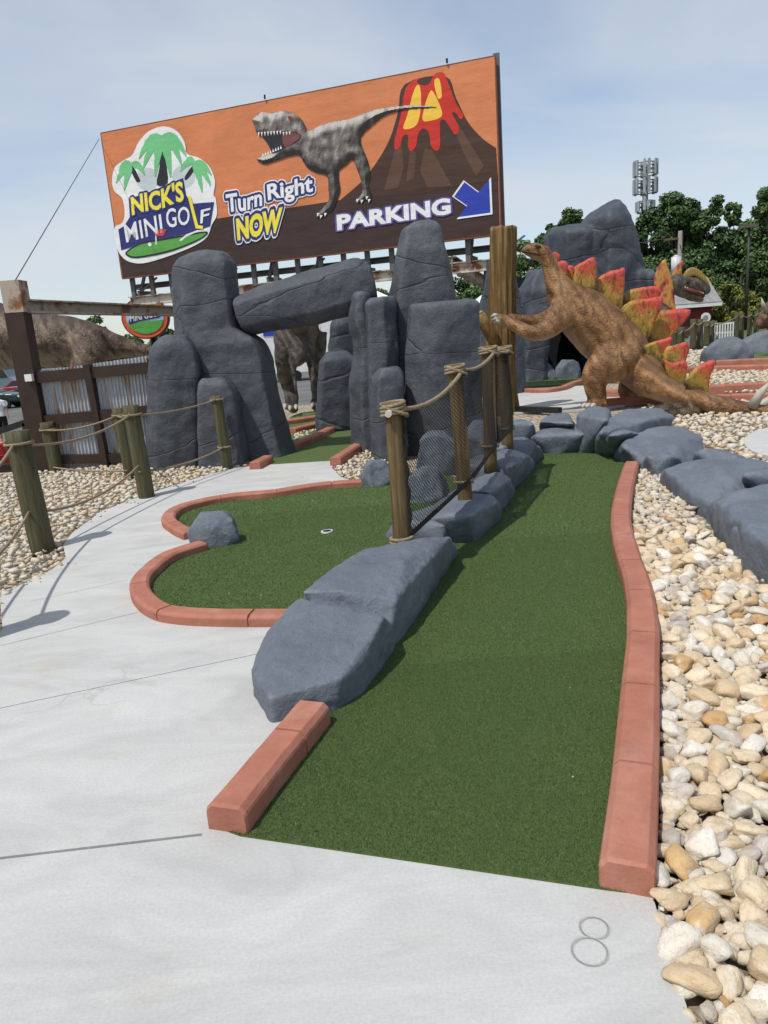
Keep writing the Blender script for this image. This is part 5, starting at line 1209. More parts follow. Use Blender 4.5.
slab([(665, 259), (669, 268), (673, 280), (675, 298), (676, 310), (669, 308), (660, 300), (655, 284), (657, 271)], -.22, -.12, FRM.m, 'frill', dl)
slab([(672, 279), (676, 268), (684, 259.5), (683, 268), (678, 280)], .1, .2, FRM.m, 'frill', dl)
mb = MB(); mb.tube([A(704, 296, YD - .16), A(695, 292, YD - .2), A(684, 289, YD - .22)], [.05, .06, .04], 8); part('mouth', mb, mottled('dark_red_mouth', (.06, .015, .012), (.16, .04, .03), 8), dl)
mb = MB(); mb.ball(A(688, 282, YD - .23), .045, 2); part('eye', mb, bpy.data.materials['glossy_dark_eye'], dl)
mb = MB()
for k in range(9): x = 703 - k * 2.2; mb.tube([A(x, 292.5 - k * .75, YD - .19), A(x - .3, 296 - k * .75, YD - .19)], [.022, .004], 5)
part('teeth', mb, SPK, dl)

# horned dinosaur at the picture edge
YT = 25.0
tr = thing('horned_dinosaur', 'brown horned dinosaur statue with a pale horn cut off by the picture edge', 'dinosaur statue', (A(800, 330, YT).x, YT, 0))
TSK = hide('reddish_brown_hide', [(0.07, 0.03, 0.018), (0.16, 0.075, 0.045), (0.22, 0.12, 0.08)], (.25, .17, .12), 5)
tbk = tb_(YT, [(757, 328, 3, .1), (762, 323, 6.5, .25), (769, 319, 10, .35), (780, 320, 13, .5), (800, 318, 20, .8), (830, 318, 22, .85), (855, 322, 14, .5), (890, 330, 6, .2)])
tlg = [tb_(YT, [(x, 326, 9, .25, s * .45), (x, 340, 7, .18, s * .5), (x, 354, 7, .2, s * .5)]) for x in (795, 838) for s in (-1, 1)]
part('body', beast([tbk] + tlg, .06, 4, .02, 4), TSK, tr)
P = [A(x, y, YT) for x, y in smooth([(764, 322), (758, 310), (762, 302), (770, 297), (782, 294), (790, 306), (784, 322)], 4)]; mb = MB(); mb.prism([p + Vector((.1, -.35, 0)) for p in P], (.25, .7, 0)); part('neck_shield', remesh(mb, .05, 4), TSK, tr)
for s in (-1, 1):
    mb = MB(); mb.tube([A(766, 312, YT + s * .2 - .2), A(763, 305, YT + s * .3 - .3), A(761.5, 298, YT + s * .34 - .3)], [.09, .07, .012], 8); part('horn', mb, SPK, tr)

# meat eater standing beyond the arch
YR = 17.0
DK2 = hide('dark_umber_hide', [(0.022, 0.017, 0.014), (0.065, 0.050, 0.038), (0.15, 0.125, 0.095)], (0.22, .18, .14), 6)
rx = thing('upright_dinosaur', 'dark brown two legged dinosaur statue seen from the front through the stone arch', 'dinosaur statue', G(300, 408))
rb_ = tb_(YR, [(298, 366, 2.5, .06, -.9), (299, 356, 9, .2, -.75), (300, 342, 15, .42, -.45), (300, 325, 18, .5, 0), (301, 312, 17, .46, .8), (303, 312, 10, .3, 1.8), (306, 318, 4, .14, 3.0)])
neck = tb_(YR, [(299, 332, 12, .4, -.3), (298, 312, 12, .32, -.8), (297, 296, 10, .27, -1.2), (297, 287, 9, .24, -1.8), (297, 290, 5, .16, -2.4)])
l1 = tb_(YR, [(289, 335, 15, .3, .1), (285, 352, 11, .27, -.1), (284, 368, 7.5, .20, -.05), (287, 382, 6.5, .15, .18), (291, 396, 7, .16, .1), (291, 405, 6, .19, -.1), (291, 408, 3, .2, -.45)])
l2 = tb_(YR, [(313, 335, 14, .28, .3), (316, 350, 10, .22, .25), (314, 366, 7, .17, .3), (316, 382, 6, .13, .5), (317, 396, 5, .13, .5), (316, 404, 5, .16, .3), (316, 407, 3, .17, 0)])
ar = [tb_(YR, [(x0, 350, 5, .1, -.6), (x1, 368, 3.2, .06, -.75), (x2, 382, 2.4, .05, -.85), (x3, 395, 1.2, .025, -.9)]) for x0, x1, x2, x3 in ((292, 293, 295, 297.5), (310, 312, 313, 313.5))]
part('body', beast([rb_, neck, l1, l2] + ar, .045, 4, .025, 6), DK2, rx)
for x, y in ((285, 407), (290, 409), (296, 408), (312, 406), (318, 406)):
    mb = MB(); mb.tube([A(x, y - 2, YR - .5), A(x, y - .5, YR - .65), A(x, y + 1.5, YR - .72)], [.05, .04, .01], 6); part('claw', mb, SPK, rx)

# giant tan dinosaur behind the corrugated fence
YL = 15.2
LSK = hide('dusty_tan_hide', [(0.050, 0.036, 0.026), (0.145, 0.102, 0.068), (0.235, 0.172, 0.118)], (0.50, .41, .28), 1.6, (0.035, .026, .02), 0.35)
ld = thing('giant_dinosaur', 'giant tan striped dinosaur statue with its tail stretched out behind the corrugated fence', 'dinosaur statue', (A(80, 380, YL).x, YL, -1.0))
lb_ = tb_(YL, [(-130, 262, 8, .2), (-112, 262, 14, .3), (-95, 272, 15, .34), (-72, 296, 19, .42), (-45, 322, 30, .6), (-15, 334, 33, .75), (20, 339, 28, .7), (55, 341, 25, .62), (88, 343, 21, .52), (112, 346, 13, .32), (135, 349, 7.5, .18), (158, 352.5, 4, .1), (185, 358, 1.5, .04)])
lth = [tb_(YL, [(86, 335, 15, .25, s * .38), (90, 352, 17, .26, s * .5), (84, 376, 13, .22, s * .52), (94, 400, 8, .16, s * .52), (90, 425, 7, .15, s * .52), (84, 434, 4, .22, s * .52)]) for s in (-1, 1)]
la = [tb_(YL, [(-40, 346, 8, .14, s * .5), (-48, 362, 5, .1, s * .6), (-60, 370, 3, .07, s * .6)]) for s in (-1, 1)]
part('body', beast([lb_] + lth + la, .05, 5, .02, 3), LSK, ld)

# ------------------------------------------------------------------ trees
LEAF = {}
for nm, cs in (('dark_oak', [(0.020, 0.044, 0.012), (0.052, 0.098, 0.027), (0.098, 0.155, 0.046)]), ('mid_green', [(0.028, 0.058, 0.017), (0.072, 0.130, 0.036), (0.125, 0.185, 0.058)]), ('yellow_green', [(0.05, 0.075, 0.014), (0.13, 0.155, 0.028), (0.27, 0.24, 0.04)]), ('bright_green', [(0.04, 0.09, 0.018), (0.075, 0.16, 0.03), (0.12, 0.21, 0.05)])):
    m = M(nm + '_leaves', 0.55, 0.3); g = m.n.new('ShaderNodeNewGeometry')
    m.color(m.ramp(g.outputs['Random Per Island'], [(0, cs[0]), (.5, cs[1]), (1, cs[2])]))
    m.b.inputs['Transmission Weight'].default_value = 0.0
    LEAF[nm] = m.m
BARK = wood_mat('grey_brown_bark', (0.04, 0.032, 0.024), (0.08, 0.066, 0.05), (0.12, 0.10, 0.08), 8)
def leafmesh(name, C_, R_, dens, ls, mat, seed):
    r_ = np.random.default_rng(seed); V = []
    for c, rad in zip(C_, R_):
        n = int(dens * 3.0 * rad ** 1.6) + 20
        d_ = r_.normal(size=(n, 3)); d_ /= np.linalg.norm(d_, axis=1)[:, None]; rr = r_.uniform(0.25, 1.05, n)[:, None] ** .6
        p = c + d_ * rr * rad * np.array([1, 1, .72])
        nrm = d_ + r_.normal(size=(n, 3)) * .55 + np.array([0, 0, .5]); nrm /= np.linalg.norm(nrm, axis=1)[:, None]
        t = np.cross(nrm, r_.normal(size=(n, 3))); t /= np.linalg.norm(t, axis=1)[:, None]; b = np.cross(nrm, t)
        s = ls * r_.uniform(.6, 1.35, n)[:, None]
        V.append(np.stack([p - t * s, p + b * s * .55, p + t * s, p - b * s * .55], 1))
    V = np.concatenate(V); n = len(V); me = bpy.data.meshes.new(name)
    me.vertices.add(n * 4); me.vertices.foreach_set('co', V.astype(np.float32).ravel()); me.loops.add(n * 4); me.loops.foreach_set('vertex_index', np.arange(n * 4, dtype=np.int32))
    me.polygons.add(n); me.polygons.foreach_set('loop_start', np.arange(0, n * 4, 4, dtype=np.int32)); me.materials.append(mat); me.update(calc_edges=True); return me
def tree(label, px_, top, hw, Y, leaf='dark_oak', name='broadleaf_tree', cat='tree', group='trees beyond the course', low=0.18, ls=None, seed=0, dens=26, clumps=34, z0=None):
    rd = random.Random(seed * 7 + int(px_)); b = A(px_, 330, Y); zt = A(px_, top, Y).z; z0 = gz(b.x, Y) if z0 is None else z0; H = zt - z0; w = hw * mpp(Y)
    t = thing(name, label, cat, (b.x, Y, z0), group); cz = z0 + H * (low + 1) / 2; hh = H * (1 - low) / 2
    C_, R_ = [], []
    for k in range(clumps):
        a = rd.uniform(0, 2 * PI); u = rd.uniform(-.9, .95); q = math.sqrt(1 - u * u) * rd.uniform(.45, 1.0) ** .6 * (1.0 if u < .3 else .9)
        rad = w * rd.uniform(.20, .44) * (1.15 if u < 0 else .9); rad = min(rad, hh * .45)
        C_.append(np.array([b.x + math.cos(a) * q * (w - rad * .6), Y + math.sin(a) * q * (w - rad * .6), cz + u * (hh - rad * .6)])); R_.append(rad)
    tr_ = MB(); r0 = max(.06, H * .022)
    tp = Vector((b.x + rd.uniform(-.1, .1) * w, Y, cz + hh * .3)); lg = [Vector((b.x, Y, z0 - .3)), Vector((b.x + rd.uniform(-.06, .06) * w, Y, z0 + H * low)), tp]
    tr_.tube(lg, [r0 * 1.25, r0, r0 * .35], 8)
    for k in range(7):
        e = Vector(C_[rd.randrange(len(C_))]); s = lg[1].lerp(tp, rd.uniform(0, .8)); tr_.tube([s, s.lerp(e, .5) + Vector((0, 0, .05 * H)), e], [r0 * .5, r0 * .32, r0 * .1], 6)
    part('trunk', tr_, BARK, t)
    part('crown', leafmesh('crown', C_, R_, dens * (Y / 80) ** -.5 * 3.0, ls or .0036 * Y, LEAF[leaf], seed + int(px_) + 999), LEAF[leaf], t) if False else None
    me = leafmesh('crown', C_, R_, dens * 3.2, ls or .0024 * Y, LEAF[leaf], seed + int(abs(px_)) + 999); me.transform(Matrix.Translation(-ORI[t.name]))
    o = bpy.data.objects.new('crown', me); COL.objects.link(o); o.parent = t; ORI[o.name] = ORI[t.name]
    return t
for (x, tp, hw, Y, lf, lb_l) in (
    (452, 250, 34, 76, 'dark_oak', 'dark leafy tree seen under the right end of the billboard'),
    (500, 247, 26, 82, 'dark_oak', 'dark tree hidden behind the carved trunk'),
    (530, 236, 22, 86, 'mid_green', 'lower green tree just beyond the dinosaur head'),
    (552, 221, 22, 84, 'dark_oak', 'tree peeking over the left shoulder of the cave mound'),
    (574, 204, 17, 82, 'dark_oak', 'thin topped tree rising above the cave mound'),
    (604, 226, 24, 86, 'dark_oak', 'tree mostly hidden by the peak of the cave mound'),
    (632, 222, 22, 92, 'mid_green', 'tree in front of the foot of the antenna tower'),
    (652, 205, 22, 90, 'dark_oak', 'tall tree just beyond the antenna tower foot'),
    (675, 185, 27, 82, 'dark_oak', 'broad tall oak behind the utility pole'),
    (706, 190, 24, 80, 'dark_oak', 'tall dark oak standing over the yellow shrubs'),
    (728, 198, 13, 86, 'mid_green', 'slender tree with a gap of sky beside it'),
    (766, 180, 20, 74, 'mid_green', 'tall lacy tree at the picture edge by the lamp pole'),
    (815, 190, 40, 78, 'dark_oak', 'tree outside the picture edge past the lamp pole'),
    (640, 252, 34, 68, 'mid_green', 'low bushy tree behind the red shed'),
    (612, 216, 20, 88, 'mid_green', 'mid green tree between the cave mound peak and the antenna tower'),
    (692, 204, 24, 88, 'mid_green', 'fuller green tree filling the line between the two tall oaks'),
    (748, 215, 22, 82, 'mid_green', 'mid green tree directly behind the lamp pole'),
    (516, 258, 22, 74, 'mid_green', 'low green tree between the carved trunk and the dinosaur head'),
    (690, 248, 34, 70, 'dark_oak', 'low dense tree between the utility pole and the shrubs'),
    (740, 252, 30, 72, 'dark_oak', 'low dense tree behind the lamp pole'),
    (472, 285, 24, 66, 'mid_green', 'bush sized tree under the billboard outrigger'),
    (385, 285, 13, 85, 'mid_green', 'small tree between the lintel end and the tallest stone'),
    (358, 304, 24, 92, 'mid_green', 'small tree behind the curved lintel leg'),
    (322, 309, 16, 82, 'dark_oak', 'tree top just under the stone lintel'),
    (72, 317, 24, 95, 'dark_oak', 'distant tree over the back of the giant tan dinosaur'),
    (96, 314, 15, 88, 'dark_oak', 'distant tree under the rusted beam'),
    (128, 333, 18, 92, 'mid_green', 'low distant tree beside the oval sign'),
    (163, 326, 16, 84, 'dark_oak', 'distant tree between the oval sign and the tall arch pillar'),
    (195, 328, 20, 88, 'dark_oak', 'distant tree hidden by the tall arch pillar'),
    (-20, 335, 30, 95, 'mid_green', 'distant tree past the left picture edge'),
    (-90, 330, 36, 90, 'dark_oak', 'distant tree well past the left picture edge'), (-190, 338, 44, 92, 'mid_green', 'farthest tree out past the left picture edge'), (900, 200, 44, 80, 'dark_oak', 'tree well outside the picture past the horned dinosaur')):
    big_ = (tp < 235)
    tree(lb_l, x, tp, hw, Y, lf, seed=int(x), clumps=60 if big_ else 32, dens=30 if big_ else 22, low=.06 if not big_ else .14)
for (x, tp, hw, Y, lb_l) in ((686, 288, 16, 60, 'yellow green shrub right behind the red shed'), (704, 276, 20, 63, 'largest yellow flowering shrub under the tall oaks'), (728, 280, 19, 62, 'yellow green shrub beside the lamp pole'), (748, 290, 14, 66, 'smaller yellow green shrub at the picture edge')):
    tree(lb_l, x, tp, hw, Y, 'yellow_green', 'flowering_shrub', 'shrub', 'yellow shrubs under the oaks', .02, seed=int(x), clumps=24, dens=30)
tree('bright green shrub at the foot of the oval sign', 151, 338, 17, 60, 'bright_green', 'green_shrub', 'shrub', None, .02, seed=4, clumps=20, dens=40)

# ------------------------------------------------------------------ far right: shed, fence, poles, tower
YB = 50.0
sh = thing('red_shed', 'red timber shed with a grey shingled roof and white eaves before the yellow shrubs', 'shed', (A(676, 345, YB).x, YB, 0))
REDW = mottled('barn_red_boards', (0.14, 0.018, 0.020), (0.20, 0.032, 0.034), 1.5, .7, .2, 20, .2, .01, 5, (6, 1, .3)); SHG = mottled('grey_roof_shingles', (0.20, 0.20, 0.20), (0.30, 0.30, 0.295), 3, .85, .2, 12, .4, .02); WTR = mottled('white_painted_trim', (.66, .66, .64), (.76, .76, .74), 3, .5, .3, 20, .05)
x0, x1 = A(628, 320, YB).x, A(711.5, 320, YB).x; ze, zr = A(700, 303, YB).z, A(690, 279.5, YB + 2).z
mb = MB(); mb.box(((x0 + x1) / 2, YB + 2, ze / 2), ((x1 - x0) / 2, 2, ze / 2)); mb.prism([Vector((x1 - .02, YB, ze + .002)), Vector((x1 - .02, YB + 4, ze + .002)), Vector((x1 - .02, YB + 2, zr - .12))], (-(x1 - x0) + .04, 0, 0)); part('wall', mb, REDW, sh)
mb = MB()
for s in (-1, 1):
    mb.prism([Vector((x0 - .4, YB + 2, zr)), Vector((x1 + .45, YB + 2, zr)), Vector((x1 + .45, YB + 2 + s * 2.45, ze - .12)), Vector((x0 - .4, YB + 2 + s * 2.45, ze - .12))], (0, s * .04, .12))
part('roof', mb, SHG, sh)
mb = MB(); mb.box(((x0 + x1) / 2, YB - .47, ze - .16), ((x1 - x0) / 2 + .44, .03, .10)); mb.bar((x1 + .47, YB - .45, ze - .14), (x1 + .47, YB + 2, zr), .03, .18); part('eave_trim', mb, WTR, sh)
mb = MB(); xd = A(676, 320, YB).x; mb.box((xd, YB - .03, 1.0), (.95, .03, 1.0)); part('door', mb, mottled('dull_brown_door', (.07, .03, .022), (.11, .05, .035), 2), sh)
p = A(706, 317.5, 48); mb = MB(); mb.tube([p, p + Vector((0, .06, 0))], .30, 24); d_ = MB(); d_.tube([p + Vector((-.02, -.01, -.02)), p + Vector((-.02, .0, -.02))], .17, 20)
rs = thing('round_sign', 'white round sign on a post in front of the red shed', 'sign', (p.x, 48, 0)); part('disc', mb, WTR, rs); part('grey_centre', d_, SHG, rs); mb = MB(); mb.tube([Vector((p.x, 48.1, -.05)), Vector((p.x, 48.1, p.z))], .04, 8); part('pole', mb, GREYST, rs)
rlx0, rlx1 = A(698, 330, 44).x, A(738, 330, 44).x
rl = thing('white_railing', 'low white picket railing between the far rope posts', 'railing', ((rlx0 + rlx1) / 2, 44, 0)); mb = MB()
for z in (.30, .82): mb.box(((rlx0 + rlx1) / 2, 44, z), ((rlx1 - rlx0) / 2, .03, .045))
part('rail', mb, WTR, rl); mb = MB(); n = 16
for k in range(n): mb.box((rlx0 + (rlx1 - rlx0) * k / (n - 1), 43.94, .42), (.035, .02, .46))
part('picket', mb, WTR, rl)
tops = []
for i, (x, yt, Y, lb_l) in enumerate(((674, 328, 28, 'first far rope post, half hidden by the last back plates'), (681, 327, 28.6, 'second far rope post beside the half hidden one'), (693.5, 319, 32, 'thick far post in front of the red shed wall'), (700.5, 319, 32.3, 'thick far post at the corner of the red shed'), (707, 321, 34, 'far post under the round white sign'), (712, 321, 34.4, 'far post just past the shed corner'), (737, 313, 40, 'far post at the end of the white railing'), (742, 313, 40.5, 'second far post past the white railing'), (750, 312, 41, 'far post below the lamp pole'), (757, 311, 41.4, 'far post next to the horned dinosaur'))):
    tp = A(x, yt, Y); pb = Vector((tp.x, Y, -.05)); t = thing('rope_post', lb_l, 'post', pb, 'rope posts far across the course'); part('timber', log(MB(), pb, tp, .13, .12, 40 + i, 10, 5), POSTG, t); tops.append(tp)
mb = MB()
for a, b in zip(tops, tops[1:]): 
    s_ = sag(a - Vector((0, .13, .15)), b - Vector((0, .13, .15)), .1, 8); mb.tube(s_, .028, 5)
single('barrier_rope', mb, ROPE, 'rope strung along the far posts before the red shed', 'rope')
YU = 56
p = A(679, 300, YU); tpz = A(678.5, 231, YU).z
up_ = thing('utility_pole', 'weathered utility pole carrying a pale transformer can above the shed', 'utility pole', (p.x, YU, -.05)); mb = MB(); mb.tube([Vector((p.x, YU, -.1)), Vector((p.x, YU, tpz))], [.2, .15], 10); part('pole', mb, mottled('silver_grey_pole_wood', (.16, .15, .13), (.25, .235, .21), 4), up_)
mb = MB(); c = A(676, 266, YU - .3); mb.tube([c + Vector((0, 0, .62)), c + Vector((0, 0, -.62))], .34, 14); mb.tube([c + Vector((0, 0, .62)), c + Vector((0, 0, .75))], [.3, .1], 12); part('transformer', mb, mottled('pale_grey_enamel', (.5, .5, .49), (.6, .6, .58), 3, .4), up_)
mb = MB(); a = A(664, 240, YU); b = A(682, 238, YU); mb.bar(a, b, .12, .14); part('crossarm', mb, POSTB, up_)
mb = MB(); mb.tube([A(679.5, 243, YU), A(694, 296, YU - 4)], .03, 4); mb.tube([A(664, 239, YU), A(600, 250, YU + 8), A(500, 262, YU + 20)], .03, 4); part('wire', mb, BLACKP, up_)
YP = 58; p = A(746.5, 300, YP); lp_ = thing('lamp_pole', 'tall thin dark lamp pole with a small head before the oaks', 'lamp pole', (p.x, YP, -.05)); mb = MB(); zt = A(747.5, 228, YP).z; mb.tube([Vector((p.x, YP, -.1)), Vector((p.x, YP, zt))], [.13, .08], 8); part('pole', mb, mottled('dark_bronze_pole', (.03, .026, .022), (.05, .043, .036), 3, .5), lp_)
mb = MB(); mb.box((p.x, YP, zt + .12), (.55, .3, .12)); part('lamp_head', mb, mottled('dull_lamp_housing', (.09, .08, .07), (.13, .12, .1), 3, .5), lp_)
YC = 140; tw_ = thing('antenna_tower', 'grey cell tower with stacked panel antennas rising over the trees', 'antenna tower', (A(645, 300, YC).x, YC, -.05)); k = mpp(YC); c = A(645, 220, YC); TWG = mottled('galvanised_tower_steel', (.14, .15, .16), (.22, .23, .24), .3, .5); TWP = mottled('pale_antenna_panel', (.26, .28, .30), (.36, .38, .40), .3, .5)
zt = A(644.5, 166, YC).z; mb = MB(); mb.tube([Vector((c.x, YC, -.1)), Vector((c.x, YC, zt))], [.75, .45], 10); part('mast', mb, TWG, tw_)
for yy, ln in ((169, 10), (187, 10), (207, 7.5)):
    z = A(645, yy, YC).z; mb = MB(); n = 6
    cs = [Vector((c.x + ln * k * math.cos(2 * PI * i / n + .3), YC + ln * k * math.sin(2 * PI * i / n + .3), z)) for i in range(n)]
    for dz in (-.9, .9):
        for i in range(n): mb.tube([cs[i] + Vector((0, 0, dz)), cs[(i + 1) % n] + Vector((0, 0, dz))], .11, 5)
    for q in cs: mb.tube([Vector((c.x, YC, z)), q], .12, 5)
    part('platform', mb, TWG, tw_)
    for i in range(n):
        for f in (.2, .8):
            q = cs[i].lerp(cs[(i + 1) % n], f); mb = MB(); an = math.atan2(q.y - YC, q.x - c.x); mb.box(q + Vector((math.cos(an) * .25, math.sin(an) * .25, .1)), (.14, .20, 1.25 if yy < 200 else .8), an); part('panel_antenna', mb, TWP, tw_)

# ------------------------------------------------------------------ car park on the lower ground
LZ = -1.045
def paint(name, c): return mottled(name, mul(c, .9), c, 1.5, .25, .5, 5, 0)
GLASS = mottled('dark_tinted_glass', (.012, .015, .018), (.03, .034, .04), 1, .08, .5, 5, 0); TYRE = mottled('black_tyre_rubber', (.012, .012, .012), (.02, .02, .02), 5, .9); RIMM = mottled('silver_wheel_rim', (.4, .41, .42), (.52, .53, .54), 5, .3, .5)
def car(label, cx, cy_, L, W_, H, mat, dir_=0, van=False, name='parked_car', group='cars in the lower car park', cat='car'):
    t = thing(name, label, cat, (cx, cy_, LZ), group); t.rotation_euler = (0, 0, 0)
    ca, sa = math.cos(dir_), math.sin(dir_); T = lambda x, y, z: Vector((cx + x * ca - y * sa, cy_ + x * sa + y * ca, LZ + z))
    h = L / 2
    prof = ([(-h, .35), (-h, H * .95), (-h + .1, H), (h - 1.1, H), (h - .55, H * .55), (h, H * .48), (h, .35)] if van else [(-h, .40), (-h + .02, .82), (-h + .25, .95), (h * -.55, 1.0), (h * .38, .98), (h - .15, .82), (h, .62), (h, .35)])
    mb = MB(); mb.prism([T(x, -W_ / 2, z) for x, z in prof], T(0, W_, 0) - T(0, 0, 0)); bm_ = remesh(mb, .07, 2); part('body', bm_, mat, t)
    if not van:
        cab = [(h * -.72, .97), (h * -.45, H - .03), (h * .05, H), (h * .42, .97)]
        mb = MB()
        for a, b in zip(cab, cab[1:]): mb.hull([T(x, s * (W_ / 2 - (.06 if z < 1 else .22)), z) for x, z in (a, b) for s in (-1, 1)] + [T(x, s * (W_ / 2 - .06), .95) for x in (a[0], b[0]) for s in (-1, 1)])
        part('cabin', remesh(mb, .05, 2), mat, t)
        for s in (-1, 1):
            mb = MB(); o_ = W_ / 2 - .115
            mb.prism([T(x, s * (o_ + (.045 if z < 1.1 else -.07)), z) for x, z in ((h * -.60, 1.02), (h * -.42, H - .12), (h * .02, H - .1), (h * .32, 1.02))], (T(0, s * .05, 0) - T(0, 0, 0))); part('window', mb, GLASS, t)
    else:
        for s in (-1, 1):
            mb = MB(); mb.prism([T(x, s * (W_ / 2 + .005), z) for x, z in ((h * .2, H * .55), (h * .2, H * .88), (h * .60, H * .88), (h * .75, H * .55))], T(0, s * .02, 0) - T(0, 0, 0)); part('window', mb, GLASS, t)
    for x in (-h * .6, h * .62):
        for s in (-1, 1):
            mb = MB(); a, b = T(x, s * (W_ / 2 - .2), .33), T(x, s * (W_ / 2 + .03), .33); mb.tube([a, b], .33, 18); w = part('wheel', mb, TYRE, t)
            mb = MB(); mb.tube([b, b + (b - a).normalized() * .015], .2, 14); part('rim', mb, RIMM, w)
    for s in (-1, 1):
        mb = MB(); mb.ball(T(h - .05, s * W_ * .36, .66), (.08, .16, .08), 2); part('headlight', mb, WTR, t)
def at_lot(px_, Y): return A(px_, 380, Y).x
car('dark green parked car behind the white shirted person', at_lot(-16, 46), 46, 4.5, 1.75, 1.42, paint('dark_green_car_paint', (.012, .03, .024)))
car('black parked car partly hidden by the brown corner post', at_lot(34, 50), 50, 4.4, 1.75, 1.45, paint('black_car_paint', (.012, .012, .014)), PI)
car('dark red parked car behind the dark green one', at_lot(30, 56), 56, 4.5, 1.8, 1.5, paint('dark_red_car_paint', (.22, .02, .025)))
car('tall blue grey van at the back of the car park', at_lot(-14, 60), 60, 6.0, 2.1, 2.9, paint('blue_grey_van_paint', (.16, .21, .25)), 0, True, 'parked_van', None, 'van')
car('white car parked beyond the arch left of the trailer', at_lot(238, 64), 64, 4.5, 1.8, 1.45, paint('white_car_paint', (.6, .6, .6)), PI)
# trailer, tents
tl_ = thing('white_trailer', 'long white trailer with a blue corner panel seen through the stone arch', 'trailer', (A(298, 370, 52).x, 52, LZ)); xa, xb = A(262, 350, 52).x, A(352, 350, 52).x; zt = A(300, 321, 52).z; zb = A(300, 372, 52).z
mb = MB(); mb.box(((xa + xb) / 2, 53.2, (zt + zb) / 2), ((xb - xa) / 2, 1.2, (zt - zb) / 2)); part('box', mb, WTR, tl_)
mb = MB(); a, b = A(262, 323, 51.96), A(281, 335, 51.96); mb.box(((a.x + b.x) / 2, 51.97, (a.z + b.z) / 2), ((b.x - a.x) / 2, .02, (a.z - b.z) / 2)); part('blue_panel', mb, BLUE, tl_)
for f in (.2, .35, .75, .9):
    mb = MB(); q = Vector((xa + (xb - xa) * f, 51.95, LZ + .38)); mb.tube([q, q + Vector((0, .3, 0))], .38, 16); part('wheel', mb, TYRE, tl_)
for k in range(5):
    mb = MB(); mb.box((xa + (xb - xa) * (k + 1) / 6, 51.985, (zt + zb) / 2 - .1), (.012, .012, (zt - zb) / 2 - .3)); part('seam', mb, RIMM, tl_)
def tent(label, px_, top, eave, hw, Y):
    c = A(px_, eave, Y); zp = A(px_, top, Y).z; w = hw * mpp(Y); g0 = gz(c.x, Y); t = thing('canopy_tent', label, 'tent', (c.x, Y, g0), 'white canopy tents'); mb = MB()
    cs = [Vector((c.x + a * w, Y + b * w, c.z)) for a, b in ((-1, -1), (1, -1), (1, 1), (-1, 1))]; pk = Vector((c.x, Y, zp))
    mb.add(cs + [pk] + [q - Vector((0, 0, .25)) for q in cs], [(0, 1, 4), (1, 2, 4), (2, 3, 4), (3, 0, 4)] + [(i, 5 + i, 5 + (i + 1) % 4, (i + 1) % 4) for i in range(4)]); part('roof', mb, WTR, t)
    for q in cs: mb = MB(); mb.tube([Vector((q.x * .98 + c.x * .02, q.y, g0)), Vector((q.x * .98 + c.x * .02, q.y, c.z))], .04, 6); part('leg', mb, GREYST, t)
tent('white peaked canopy tent between the wide stone block and the carved trunk', 494, 286, 314, 36, 40)
tent('small white canopy tent behind the lintel end', 378, 291, 299, 12, 70)
# person seen from behind
YQ = 26.0; k = mpp(YQ); px0 = 1
pe = thing('person', 'person in a white t-shirt and black shorts standing on the lower car park', 'person', (A(px0, 420, YQ).x, YQ, LZ)); ox = A(px0, 420, YQ).x
def Q(x, y, z): return Vector((ox + x, YQ + y, LZ + z))
SKN = mottled('warm_skin', (.36, .20, .13), (.42, .25, .17), 3, .5)
pb_ = [[(Q(0, 0, .86), (.15, .17)), (Q(0, 0, 1.05), (.12, .15)), (Q(0, 0, 1.28), (.13, .19)), (Q(0, .0, 1.42), (.09, .17)), (Q(0, 0, 1.48), (.055, .06)), (Q(0, -.01, 1.56), (.06, .06)), (Q(0, -.01, 1.62), (.095, .075)), (Q(0, -.01, 1.70), (.10, .08)), (Q(0, -.01, 1.76), (.05, .045))]]
for s in (-1, 1):
    pb_.append([(Q(s * .09, 0, .92), (.10, .10)), (Q(s * .11, .01, .70), (.085, .085)), (Q(s * .11, 0, .48), (.06, .06)), (Q(s * .115, .02, .32), (.06, .058)), (Q(s * .12, .01, .08), (.042, .042)), (Q(s * .12, -.03, .04), (.04, .05))])
    pb_.append([(Q(s * .12, .03, .035), (.035, .045)), (Q(s * .12, -.1, .035), (.033, .05)), (Q(s * .125, -.19, .03), (.022, .04))])
    pb_.append([(Q(s * .18, 0, 1.40), (.055, .055)), (Q(s * .25, .01, 1.14), (.042, .042)), (Q(s * .28, -.04, .92), (.032, .032)), (Q(s * .285, -.06, .86), (.022, .04)), (Q(s * .285, -.08, .78), (.014, .035))])
def person_mesh():
    mb = MB()
    for t in pb_: mb.tube([q[0] for q in t], [q[1] for q in t], 14, side=(1, 0, 0))
    return remesh(mb, .016, 4)
part('body', person_mesh(), SKN, pe)
mb = MB(); mb.tube([Q(0, 0, .88), Q(0, 0, 1.05), Q(0, 0, 1.28), Q(0, 0, 1.42), Q(0, 0, 1.47)], [(.185, .205), (.16, .185), (.165, .22), (.125, .20), (.08, .09)], 16, side=(1, 0, 0))
for s in (-1, 1): mb.tube([Q(s * .17, 0, 1.41), Q(s * .235, .005, 1.20)], [(.075, .075), (.07, .07)], 12, side=(1, 0, 0))
part('t_shirt', remesh(mb, .016, 4), mottled('white_cotton', (.66, .66, .68), (.74, .74, .76), 6, .9), pe)
mb = MB(); mb.tube([Q(0, 0, .96), Q(0, 0, .82)], [(.165, .19), (.16, .20)], 16, side=(1, 0, 0))
for s in (-1, 1): mb.tube([Q(s * .095, 0, .88), Q(s * .115, .01, .46)], [(.125, .11), (.10, .095)], 12, side=(1, 0, 0))
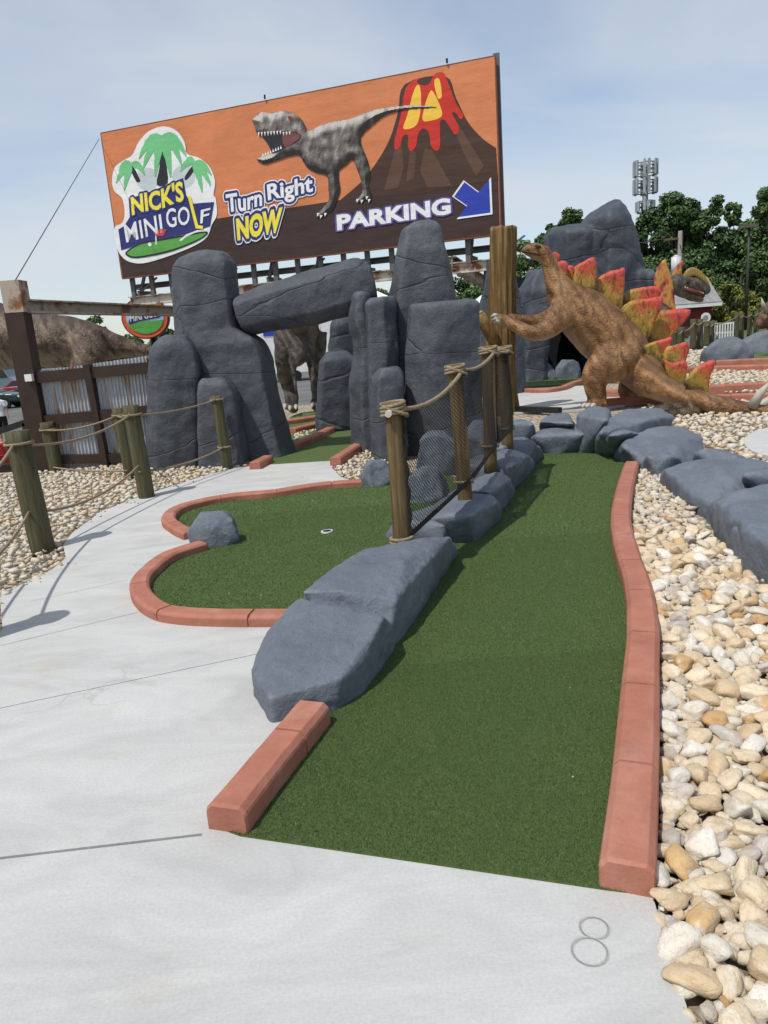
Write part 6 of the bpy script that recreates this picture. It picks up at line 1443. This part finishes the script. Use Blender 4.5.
part('shorts', remesh(mb, .016, 3), mottled('black_cotton', (.012, .012, .014), (.022, .022, .025), 6, .9), pe)
mb = MB(); mb.ball(Q(0, .02, 1.70), (.09, .10, .10), 3); part('hair', mb, mottled('dark_brown_hair', (.02, .012, .008), (.04, .025, .015), 20, .7), pe)
for s in (-1, 1): mb = MB(); mb.ball(Q(s * .035, -.105, 1.66), .013, 2); part('eye', mb, WHT, pe)
mb = MB(); mb.tube([Q(0, -.10, 1.66), Q(0, -.128, 1.625)], [.012, .018], 8); part('nose', mb, SKN, pe)
mb = MB(); mb.tube([Q(-.025, -.1, 1.592), Q(.025, -.1, 1.592)], .008, 6); part('mouth', mb, bpy.data.materials['dark_red_mouth'], pe)
# low things at the edge of the mound
c = A(-2, 466, 17); mb = MB(); g0 = LZ
bar_ = thing('red_barrel', 'bright red barrel on the lower ground past the gravel at the left edge', 'barrel', (c.x, 17, g0)); RDP = paint('bright_red_plastic', (.55, .03, .025))
mb.tube([Vector((c.x, 17, g0)), Vector((c.x, 17, g0 + .04)), Vector((c.x, 17, g0 + .45)), Vector((c.x, 17, g0 + .86)), Vector((c.x, 17, g0 + .9))], [.26, .28, .31, .28, .26], 20); part('drum', mb, RDP, bar_)
for z in (.28, .62):
    mb = MB(); mb.tube(loop(Vector((c.x, 17, g0 + z)), .305, 1, 0, 24), .018, 6, cap=False); part('hoop', mb, RDP, bar_)
m_ = MB(); a, b = A(-30, 471, 11.9), A(46, 465, 11.9); 
for k in range(3): m_.box(((a.x + b.x) / 2 - .3, 12.0, -.38 + k * .16), ((b.x - a.x) / 2 + .6, .07, .075))
single('timber_edging', m_, mottled('dark_creosote_timber', (.02, .014, .01), (.045, .03, .022), 4, .9), 'dark stacked timber edging holding the gravel at the left side', 'edging')
m_ = MB(); m_.bar(A(-30, 441, 12.4), A(27, 422, 12.4), .07, .10); m_.bar(A(25, 423, 12.4), A(28, 470, 12.4), .07, .07, Vector((0, 1, 0))); m_.bar(A(-10, 434, 12.4), A(-8, 480, 12.4), .07, .07, Vector((0, 1, 0))); single('hand_rail', m_, BLACKP, 'black handrail sloping down behind the stout mossy rope post', 'railing')
